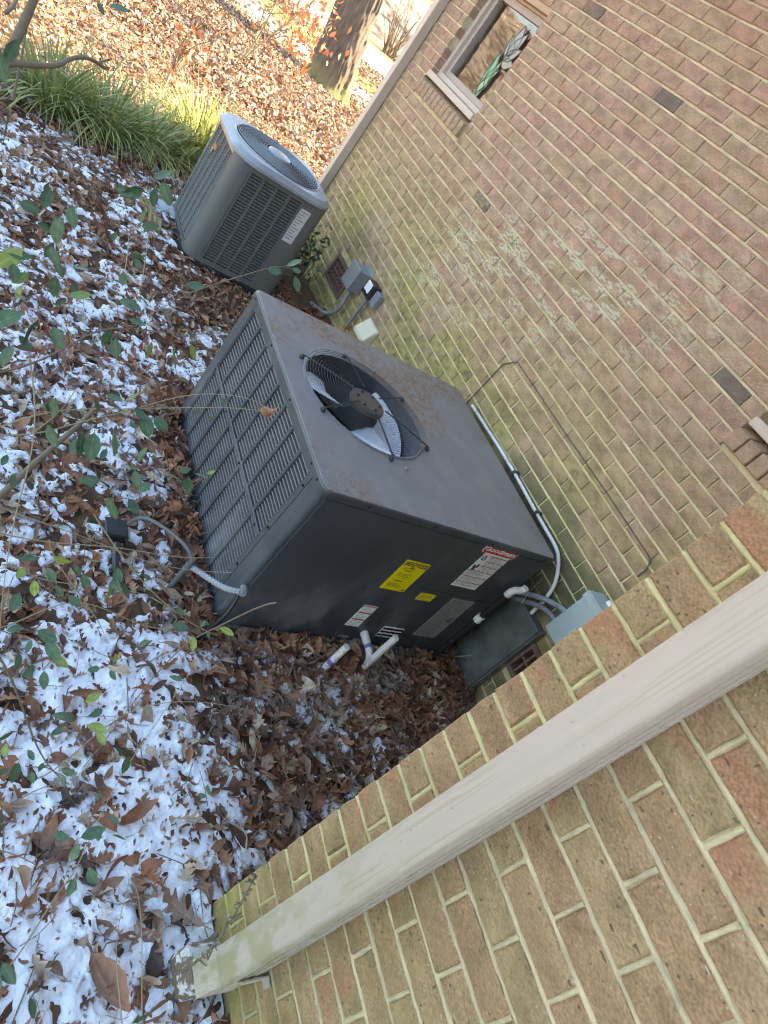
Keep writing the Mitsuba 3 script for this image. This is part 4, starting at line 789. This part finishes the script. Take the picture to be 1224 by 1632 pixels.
def leaf_template(kind):
    """rows of (t along, half width); three vertices a row"""
    if kind == 'oak':
        t = np.array([-.18, 0, .10, .20, .30, .40, .50, .61, .70, .80, .88, 1.0]); w = np.array([.008, .012, .09, .045, .21, .075, .30, .10, .27, .08, .15, .004]); fwd = np.array([0, 0, .03, -.01, .07, -.01, .09, -.01, .09, 0, .04, 0])
    elif kind == 'oval':
        t = np.array([-.15, 0, .15, .35, .55, .75, .9, 1.0]); w = np.array([.008, .012, .15, .24, .26, .19, .09, .003]); fwd = 0 * t
    elif kind in ('fineoak', 'fineoval'):
        t0, w0, f0 = leaf_template(kind[4:]); t = np.linspace(-.15, 1, 45); s = np.interp(t, t0, np.arange(len(t0))); i = np.clip(s.astype(int), 0, len(t0) - 2); q = s - i; q = q * q * (3 - 2 * q)
        w = w0[i] * (1 - q) + w0[i + 1] * q; fwd = f0[i] * (1 - q) + f0[i + 1] * q
    elif kind == 'far':
        t = np.array([0, .3, .7, 1.0]); w = np.array([.02, .28, .25, .01]); fwd = 0 * t
    return t, w, fwd
def leaves(pos, size, yaw, kind, bend, fold, roll, pitch, tone, seed, crumple=.02, width=1.0):
    t, w, fwd = leaf_template(kind); N, n = len(pos), len(t); r = np.random.RandomState(seed)
    L = size[:, None]
    wv = w[None] * width * r.uniform(.75, 1.15, (N, 1)) * (1 + (.04 if kind.startswith('fine') else .3) * (r.rand(N, n) - .5))
    tt = t[None] + 0 * wv
    mx, mz = tt - .45, bend[:, None] * ((tt - .45) ** 2 - .15) * 1.6
    zz = fold[:, None] * (wv / .25) ** 1.5 * .25
    cr = lambda: (r.rand(N, n) - .5) * 2 * crumple
    tw = (r.rand(N, 1) - .5) * 1.0 * (tt - .45)
    Vx = np.stack([mx + fwd, mx, mx + fwd], -1); Vy = np.stack([wv * (1 - .35 * np.abs(fold[:, None])), 0 * wv + cr() * .5, -wv * (1 - .35 * np.abs(fold[:, None]))], -1); Vz = np.stack([mz + zz + cr() + tw * wv, mz + cr() * .6, mz + zz * r.uniform(.2, 1.2, (N, 1)) + cr() - tw * wv], -1)
    P = np.stack([Vx, Vy, Vz], -1) * L[:, :, None, None]
    def rot(a, ax):
        c, s = np.cos(a), np.sin(a); R = np.zeros((N, 3, 3)); i, j = [(1, 2), (0, 2), (0, 1)][ax]; k = ax
        R[:, k, k] = 1; R[:, i, i] = c; R[:, j, j] = c; R[:, i, j] = -s if ax != 1 else s; R[:, j, i] = s if ax != 1 else -s
        return R
    M = rot(yaw, 2) @ rot(pitch, 1) @ rot(roll, 0)
    P = np.einsum('nij,nabj->nabi', M, P) + pos[:, None, None]
    V = P.reshape(-1, 3)
    k = np.arange(n - 1); b = 3 * k
    q = np.vstack([np.stack([b, b + 3, b + 4, b + 1], 1), np.stack([b + 1, b + 4, b + 5, b + 2], 1)]); f = np.vstack([q[:, [0, 1, 2]], q[:, [0, 2, 3]]])
    F = (f[None] + (np.arange(N) * 3 * n)[:, None, None]).reshape(-1, 3)
    uv = np.stack([np.repeat(tone, 3 * n), np.tile([0.0, .5, 1.0], N * n)], 1)
    return V, F, uv
class Pile:
    def __init__(self): self.V, self.F, self.U, self.n = [], [], [], 0
    def put(self, v, f, u): self.V.append(v); self.F.append(f + self.n); self.U.append(u); self.n += len(v)
    def mesh(self): return (np.vstack(self.V), np.vstack(self.F)), np.vstack(self.U)
pile = Pile()
def scatter(n, x0, x1, y0, y1, seed, dens=None):
    r = np.random.RandomState(seed); x, y = r.uniform(x0, x1, n), r.uniform(y0, y1, n)
    ok, _ = in_view(np.stack([x, y, G(x, y)], -1), .08); ok &= ~blocked(x, y, .012)
    if dens is not None: ok &= r.rand(n) < dens(x, y)
    return x[ok], y[ok], r
def litter(x, y, r, kinds, smin, smax, zlo, zhi, tones, tilt=.45, seed=0):
    for i, (kind, frac) in enumerate(kinds):
        lo, hi = (0 if i == 0 else sum(f for _, f in kinds[:i])), sum(f for _, f in kinds[:i + 1])
        u = np.random.RandomState(seed + 77).rand(len(x)); s = (u >= lo) & (u < hi); N = s.sum()
        if N == 0: continue
        z = G(x[s], y[s]) + r.uniform(zlo, zhi, N)
        near_unit = sst(1.9, 1.55, y[s]) * (x[s] > .5) * (x[s] < 2); z = z + near_unit * r.uniform(0, .03, N)
        size = r.uniform(smin, smax, N)
        v, f, u_ = leaves(np.stack([x[s], y[s], z], -1), size, r.uniform(0, 7, N), kind, r.normal(.35, .5, N), np.clip(r.normal(.4, .5, N), -.9, 1.3), r.normal(0, tilt, N), r.normal(0, tilt * .8, N), np.clip(r.normal(tones[0], tones[1], N), 0, 1), seed + i)
        pile.put(v, f, u_)
KN = [('oak', .55), ('oval', .45)]
# shaded side yard
x, y, r = scatter(13000, -1.1, 2.2, .55, 3.0, 1, lambda x, y: .55 + .45 * (cover(x, y) < .42)); litter(x, y, r, KN, .045, .105, -.012, .026, (.46, .30), .42, 1)
x, y, r = scatter(9000, 2.0, 5.6, .3, 3.2, 2); litter(x, y, r, KN, .045, .095, -.008, .024, (.52, .24), .40, 3)
x, y, r = scatter(5200, -.4, .62, .05, 1.6, 3, lambda x, y: sst(1.65, 1.2, y) * (1 - .45 * sst(.4, .8, y))); litter(x, y, r, KN, .06, .12, -.012, .030, (.56, .30), .60, 5)
x, y, r = scatter(520, .55, 2.0, 1.515, 1.62, 4); litter(x, y, r, KN, .06, .11, .0, .06, (.34, .24), .6, 7)
x, y, r = scatter(1600, .35, 3.7, .02, .20, 5); litter(x, y, r, KN, .06, .11, .0, .05, (.25, .2), .5, 9)
x, y, r = scatter(13000, -1.1, 5.4, .3, 3.1, 9); s_ = snow_z(x, y) - G(x, y); k_ = s_ > .004; x, y = x[k_], y[k_]; n_ = len(x)
v_, f_, u_ = leaves(np.stack([x, y, G(x, y) + s_[k_] + .003], -1), r.uniform(.008, .030, n_) * r.uniform(.5, 1.2, n_), r.uniform(0, 7, n_), 'far', r.normal(0, .5, n_), r.normal(0, .5, n_), r.normal(0, .5, n_), r.normal(0, .4, n_), np.clip(r.normal(.35, .25, n_), 0, 1), 17, .06); pile.put(v_, f_, u_)
# sunlit yard beyond the house, leaf tone raised to imitate strong sun
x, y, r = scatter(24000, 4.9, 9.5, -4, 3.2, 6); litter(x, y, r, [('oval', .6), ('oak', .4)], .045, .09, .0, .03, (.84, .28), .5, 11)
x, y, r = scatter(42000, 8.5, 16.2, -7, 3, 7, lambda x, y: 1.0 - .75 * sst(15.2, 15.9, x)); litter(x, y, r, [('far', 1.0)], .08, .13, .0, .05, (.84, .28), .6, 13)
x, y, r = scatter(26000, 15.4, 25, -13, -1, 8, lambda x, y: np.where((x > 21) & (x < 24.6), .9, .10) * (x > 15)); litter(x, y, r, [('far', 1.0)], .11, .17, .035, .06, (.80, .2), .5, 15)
m_, u_ = pile.mesh()
solo('leaf_litter', 'thick brown fallen leaves covering the ground from the brick walls out to the driveway', 'fallen leaves', m_, 'leaf', True, uv=u_, kind='stuff')

x, y, r = scatter(1500, -1.1, 5.2, .1, 3.0, 31); ms = []
for a, b in zip(x, y):
    d = r.normal(0, 1, 3) * [1, 1, .10]; d *= r.uniform(.03, .16) / np.linalg.norm(d); c = np.array([a, b, float(G(a, b)) + .024])
    ms.append(tube([c - d / 2, c + r.normal(0, .006, 3) * [1, 1, .4], c + d / 2], r.uniform(.0006, .0022), 3, caps=False))
solo('twig_litter', 'thin dry twigs and pine straw scattered over leaves and snow', 'twigs', cat(ms), 'twig', kind='stuff')
for i, (px, py, size, yaw, kind, tone, lab) in enumerate([
    (1.115, 1.575, .135, 2.3, 'oak', .97, 'pale tan lobed oak leaf leaning at the foot of the louvered side'),
    (-.470, 1.845, .150, .9, 'oak', .70, 'large tan oak leaf on snow beside the bottom of the near brick corner'),
    (-.590, 2.060, .165, 3.6, 'oval', .50, 'big curled brown leaf on the snow at the very bottom of the picture'),
    (.235, 1.035, .140, 1.2, 'oak', .86, 'tan star-shaped oak leaf with a dab of snow in front of the drain pipes'),
    (1.35, 1.62, .125, 4.0, 'oak', .78, 'light brown oak leaf by the louvered side, farther along than the pale one'),
    (.33, 1.30, .13, 2.8, 'oak', .62, 'flat brown oak leaf on bare litter between the dark panel and the snow'),
    (-.20, 1.95, .13, 5.2, 'oval', .40, 'dark brown curled leaf in a snow patch left of the near brick corner'),
    (.20, 2.05, .12, 1.8, 'oval', .46, 'reddish brown folded leaf on snow at the left side below the shrub'),
    (.93, 1.60, .10, .4, 'oval', .30, 'small rusty red leaf by the louvered side next to the pale oak leaf'),
    (.40, .60, .15, 2.2, 'oak', .90, 'pale flat oak leaf in the litter near the sheet metal duct')]):
    z = float(max(G(px, py), snow_z(np.array([px]), np.array([py]))[0])) + .030
    v, f, u = leaves(np.array([[px, py, z]]), np.array([size]), np.array([yaw]), 'fine' + kind, np.array([.5 if kind == 'oval' else .25]), np.array([.9 if kind == 'oval' else .15]), np.array([.1]), np.array([-.12]), np.array([tone]), 100 + i, .008, 1.1)
    solo('fallen_leaf', lab, 'leaf', (v, f), 'leaf', True, uv=u)

# ------------------------------------------------------------------ grass clumps
def clump(label, x, y, n, L, spread, tone, lean, seed):
    r = np.random.RandomState(seed); ms = Pile()
    a = r.uniform(0, math.tau, n); rad = np.sqrt(r.rand(n)) * spread
    bx_, by_ = x + rad * np.cos(a), y + rad * np.sin(a)
    out = a + r.normal(0, .5, n); ln = L * r.uniform(.55, 1.1, n); le = r.uniform(.35, 1.25, n) * lean; w = r.uniform(.004, .0075, n)
    s = np.linspace(0, 1, 6)
    el = math.pi / 2 - le[:, None] * .5 - 1.7 * le[:, None] * s ** 1.3
    dx = np.cumsum(np.cos(el) * ln[:, None] / 5, 1) - np.cos(el[:, :1]) * ln[:, None] / 5; dz = np.cumsum(np.sin(el) * ln[:, None] / 5, 1) - np.sin(el[:, :1]) * ln[:, None] / 5
    cxx = bx_[:, None] + dx * np.cos(out)[:, None]; cyy = by_[:, None] + dx * np.sin(out)[:, None]; cz = np.maximum(G(x, y) - .02 + dz, G(x, y) + .004)
    ww = w[:, None] * np.array([1, 1, 1, .9, .6, .08]); sx, sy = -np.sin(out)[:, None] * ww, np.cos(out)[:, None] * ww
    P = np.stack([np.stack([cxx + sx, cyy + sy, cz], -1), np.stack([cxx - sx, cyy - sy, cz], -1)], 2).reshape(n, 12, 3)
    b = 2 * np.arange(5); q = np.stack([b, b + 1, b + 3, b + 2], 1); f = np.vstack([q[:, [0, 1, 2]], q[:, [0, 2, 3]]])
    F = (f[None] + (np.arange(n) * 12)[:, None, None]).reshape(-1, 3)
    t = np.clip(r.normal(tone, .25, n), 0, .85); t = np.where(r.rand(n) < .10, .95, t)
    solo('grass_clump', label, 'grass', (P.reshape(-1, 3), F), 'grass', True, uv=np.stack([np.repeat(t, 12), np.tile(np.repeat(s, 2), n)], 1), group='arching grass clumps between snow and yard')
for i, (x, y, n, L, sp, tone, lean, lab) in enumerate([  # darker tone on shaded clumps, yellower on sunlit ones, paints the light in
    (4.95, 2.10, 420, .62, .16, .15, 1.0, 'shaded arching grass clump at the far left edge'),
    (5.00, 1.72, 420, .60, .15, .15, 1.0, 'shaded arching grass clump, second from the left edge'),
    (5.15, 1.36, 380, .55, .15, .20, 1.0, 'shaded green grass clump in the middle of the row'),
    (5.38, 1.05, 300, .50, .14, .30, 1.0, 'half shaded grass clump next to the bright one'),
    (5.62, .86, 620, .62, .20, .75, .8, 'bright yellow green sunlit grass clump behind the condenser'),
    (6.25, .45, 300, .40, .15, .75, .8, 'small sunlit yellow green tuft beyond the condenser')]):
    clump(lab, x, y, n, L, sp, tone, lean, 200 + i)

# ------------------------------------------------------------------ big tree
tr = thing('oak_tree', 'big grey barked tree with a mossy flared foot beside the driveway', 'tree')
tx, ty = 14.45, -3.42
nz_, na = 70, 96
zz = np.r_[np.linspace(-.7, 1.2, 40), np.linspace(1.3, 7.5, nz_ - 40)]; th = np.arange(na) * math.tau / na
Zg, Tg = np.meshgrid(zz, th, indexing='ij')
h0 = np.clip(Zg + .5, 0, 9)
rad = .43 - .010 * h0 + .15 * np.exp(-h0 / .33) * (.75 + .5 * np.abs(np.sin(2.5 * Tg + .7)))
rid = nfbm(np.stack([np.cos(Tg) * 7, np.sin(Tg) * 7, Zg * 1.6], -1), 4); rad = rad + .075 * (np.abs(rid - .5) * 4 - .5) * .6
P = np.stack([tx + rad * np.cos(Tg) + .01 * h0, ty + rad * np.sin(Tg) + .19 * np.minimum(h0, 3.5), Zg], -1).reshape(-1, 3)
i, j = np.meshgrid(np.arange(nz_ - 1), np.arange(na), indexing='ij')
q = np.stack([i * na + j, i * na + (j + 1) % na, (i + 1) * na + (j + 1) % na, (i + 1) * na + j], -1).reshape(-1, 4)
add(f'{tr}__trunk', (P, np.vstack([q[:, [0, 1, 2]], q[:, [0, 2, 3]]])), 'bark', True)
r = np.random.RandomState(5)
for k in range(7):
    a = k * 2.4 + .4; z = 5.2 + .34 * k; d = np.array([math.cos(a), math.sin(a)])
    pts = [[tx + .05, ty + .66, z], [tx + d[0] * 1.2, ty + d[1] * 1.2, z + .9], [tx + d[0] * 2.6, ty + d[1] * 2.6, z + 2.2], [tx + d[0] * 3.8 + r.normal(0, .3), ty + d[1] * 3.8, z + 3.9]]
    ms = [tube(pts, np.linspace(.17, .03, 16), 8, 16)]
    for q_ in range(5):
        s = spline(pts, 16)[5 + 2 * q_]; ms.append(tube([s, s + r.normal(0, .5, 3) + [0, 0, .6], s + r.normal(0, .8, 3) + [0, 0, 1.3]], np.linspace(.045, .008, 8), 5, 8))
    add(f'{tr}__limb', cat(ms), 'bark', True)

def young_tree(label, base, top, leaves_at, n, spread, seed, name='beech_sapling'):
    k = thing(name, label, 'sapling'); r = np.random.RandomState(seed)
    b, t = np.array(base), np.array(top); add(f'{k}__stem', tube([b, b + (t - b) * .35 + r.normal(0, .04, 3), b + (t - b) * .7 + r.normal(0, .04, 3), t], np.linspace(.022, .006, 14), 6, 14), 'palestem', True)
    ms = []
    for _ in range(16):
        s = b + (t - b) * r.uniform(.25, .95); e = s + r.normal(0, spread * .55, 3) * [1, 1, .5] + [0, 0, .25]; ms.append(tube([s, (s + e) / 2 + [0, 0, .04], e], [.007, .005, .003], 4))
    add(f'{k}__twigs', cat(ms), 'twig', kind='stuff')
    if n:
        c = np.array(leaves_at); pos = c + r.normal(0, 1, (n, 3)) * [spread * .6, spread * .6, spread * .7]
        v, f, u = leaves(pos, r.uniform(.07, .14, n), r.uniform(0, 7, n), 'oval', r.normal(.3, .3, n), r.normal(.5, .3, n), r.normal(0, 1, n), r.normal(.7, .5, n), np.zeros(n), seed, .03, 1.0)
        add(f'{k}__leaves', (v, f), 'orange', True, kind='stuff')
young_tree('young sapling holding orange dead leaves in front of the big tree', [11.3, -.80, -.52], [11.25, -1.35, 1.0], [11.05, -1.22, .50], 220, .48, 21)
young_tree('bare pale stemmed sapling left of the orange leaved one', [10.9, -.63, -.52], [10.8, -.70, .75], [0, 0, 0], 0, .38, 22)
young_tree('small leafless brush stem on the lit leaves near the grass clumps', [7.1, 1.0, -.5], [7.2, .95, .15], [7.15, .95, .0], 30, .16, 23)
# brush on the far bank
for i, (x, y, h) in enumerate([(37, -14.5, 3.2), (39, -17.5, 3.8), (43, -19, 4.5), (38, -19.5, 3.0), (46, -24, 5)]):
    k = thing('bare_bush', 'bare twiggy bush on the wooded bank beyond the road', 'bush', 'bare bushes on the far bank'); r = np.random.RandomState(60 + i); ms = []
    z0 = float(hz(np.array([[x]]), np.array([[y]]))[0, 0]) - .1
    for _ in range(26):
        a = r.uniform(0, 7); e = np.array([x + math.cos(a) * r.uniform(.3, 1.6), y + math.sin(a) * r.uniform(.3, 1.6), z0 + h * r.uniform(.4, 1)])
        s = np.array([x + r.normal(0, .2), y + r.normal(0, .2), z0]); ms.append(tube([s, (s + e) / 2 + r.normal(0, .15, 3), e], np.linspace(.05, .012, 7), 4, 7))
    scene[k] = mikit.ply(cat(ms), 'm_twig')

# little leafy plant by the wall
k = thing('wall_seedling', 'small dull green bushy plant against the wall between condenser and foundation vent', 'plant')
r = np.random.RandomState(8); ms, pos = [], []
for _ in range(12):
    e = np.array([4.22 + r.normal(0, .12), .16 + abs(r.normal(0, .06)), r.uniform(-.30, .10)]); s = np.array([4.22 + r.normal(0, .03), .12, -.47])
    c = spline([s, (s + e) / 2 + r.normal(0, .03, 3), e], 8); ms.append(tube(c, np.linspace(.004, .0015, 8), 4))
    for p in c[3:]:
        for _ in range(3): pos.append(p + r.normal(0, .022, 3))
add(f'{k}__stems', cat(ms), 'twig', kind='stuff')
pos = np.array(pos); pos[:, 1] = np.maximum(pos[:, 1], .03); n = len(pos)
v, f, u = leaves(pos, r.uniform(.035, .06, n), r.uniform(0, 7, n), 'oval', r.normal(.2, .2, n), r.normal(.2, .2, n), r.normal(0, .6, n), r.normal(.3, .5, n), r.uniform(0, .9, n), 9, .01, .9)
add(f'{k}__foliage', (v, f), 'green', True, uv=u, kind='stuff')

# ------------------------------------------------------------------ shrub reaching in from the left, close to the camera
sh = thing('evergreen_shrub', 'straggly shrub with thin stems and small dark green leaves reaching in from the left edge', 'shrub')
for R_, P_ in STEMS:
    n = max(8, 5 * len(P_)); add(f'{sh}__stem', tube(P_, np.linspace(R_, R_ * .45, n) / 1000, 6, n), 'palestem' if R_ < 1.9 else 'twig', True)
r = np.random.RandomState(4)
lo = np.array([[t[0], t[1], t[2]] for t in LEAVES]); lv = np.array([[t[3], t[4], t[5]] for t in LEAVES])
for i in range(len(lo)):
    L = np.linalg.norm(lv[i]); d = lv[i] / L; L *= r.uniform(.62, 1.08); nrm = (CAM - lo[i]); nrm = nrm / np.linalg.norm(nrm)
    nrm = nrm * r.uniform(.35, 1) + r.normal(0, .55, 3) + [0, 0, .35]; nrm -= d * (nrm @ d); nrm /= np.linalg.norm(nrm); s = np.cross(nrm, d)
    t = np.array([-.10, 0, .12, .3, .52, .74, .9, 1.0]); w = np.array([.012, .015, .16, .255, .285, .22, .11, .004]) * r.uniform(.85, 1.1); fold, bend = r.uniform(.05, .35), r.uniform(-.25, .25)
    c = lo[i] + (t[:, None] * d + (bend * (t[:, None] - .4) ** 2) * nrm) * L; ed = w[:, None] * L
    V = np.stack([c + s * ed + nrm * ed * fold, c, c - s * ed + nrm * ed * fold], 1).reshape(-1, 3)
    b = 3 * np.arange(7); q = np.vstack([np.stack([b, b + 1, b + 4, b + 3], 1), np.stack([b + 1, b + 2, b + 5, b + 4], 1)])
    add(f'{sh}__leaf', (V, np.vstack([q[:, [0, 1, 2]], q[:, [0, 2, 3]]])), 'green', True, uv=np.stack([np.full(24, r.rand()), np.tile([0, .5, 1.0], 8)], 1))
br = thing('dark_branch', 'dark crooked woody branch crossing the upper left corner', 'branch')
for R_, P_ in BRANCHES: add(f'{br}__limb', tube(P_, np.linspace(R_, R_ * .6, 24) / 1000, 8, 24), 'twig', True)
solo('fallen_branch', 'thick bare stick slanting up from the left edge over the snow', 'branch', tube(TWIG[1], np.linspace(TWIG[0], TWIG[0] * .7, 20) / 1000, 8, 20), 'twig', True)
v, f, u = leaves(np.array(STEMS[3][1][-1])[None], np.array([.050]), np.array([1.0]), 'oval', np.array([1.2]), np.array([1.4]), np.array([.8]), np.array([.9]), np.array([.66]), 300, .08, 1.3)
solo('dangling_leaf', 'shrivelled tan leaf caught on a thin stem in front of the louvers', 'leaf', (v, f), 'leaf', True, uv=u)
# dried vine on the downspout
k = thing('dried_vine', 'thin dried brown vine with tiny seed heads over the foot of the near downspout', 'vine'); r = np.random.RandomState(12)
vp = spline([[-.61, 1.895, -.34], [-.61, 1.885, -.22], [-.585, 1.875, -.12], [-.54, 1.862, -.03], [-.51, 1.855, .02]], 24)
add(f'{k}__stem', tube(vp, .0022, 5), 'twig', True)
add(f'{k}__seed_heads', cat([tube([p, p + r.normal(0, .005, 3), p + r.normal(0, .009, 3)], [.0015, .003, .001], 4) for p in vp[4:] for _ in range(2)]), 'bark', kind='stuff')
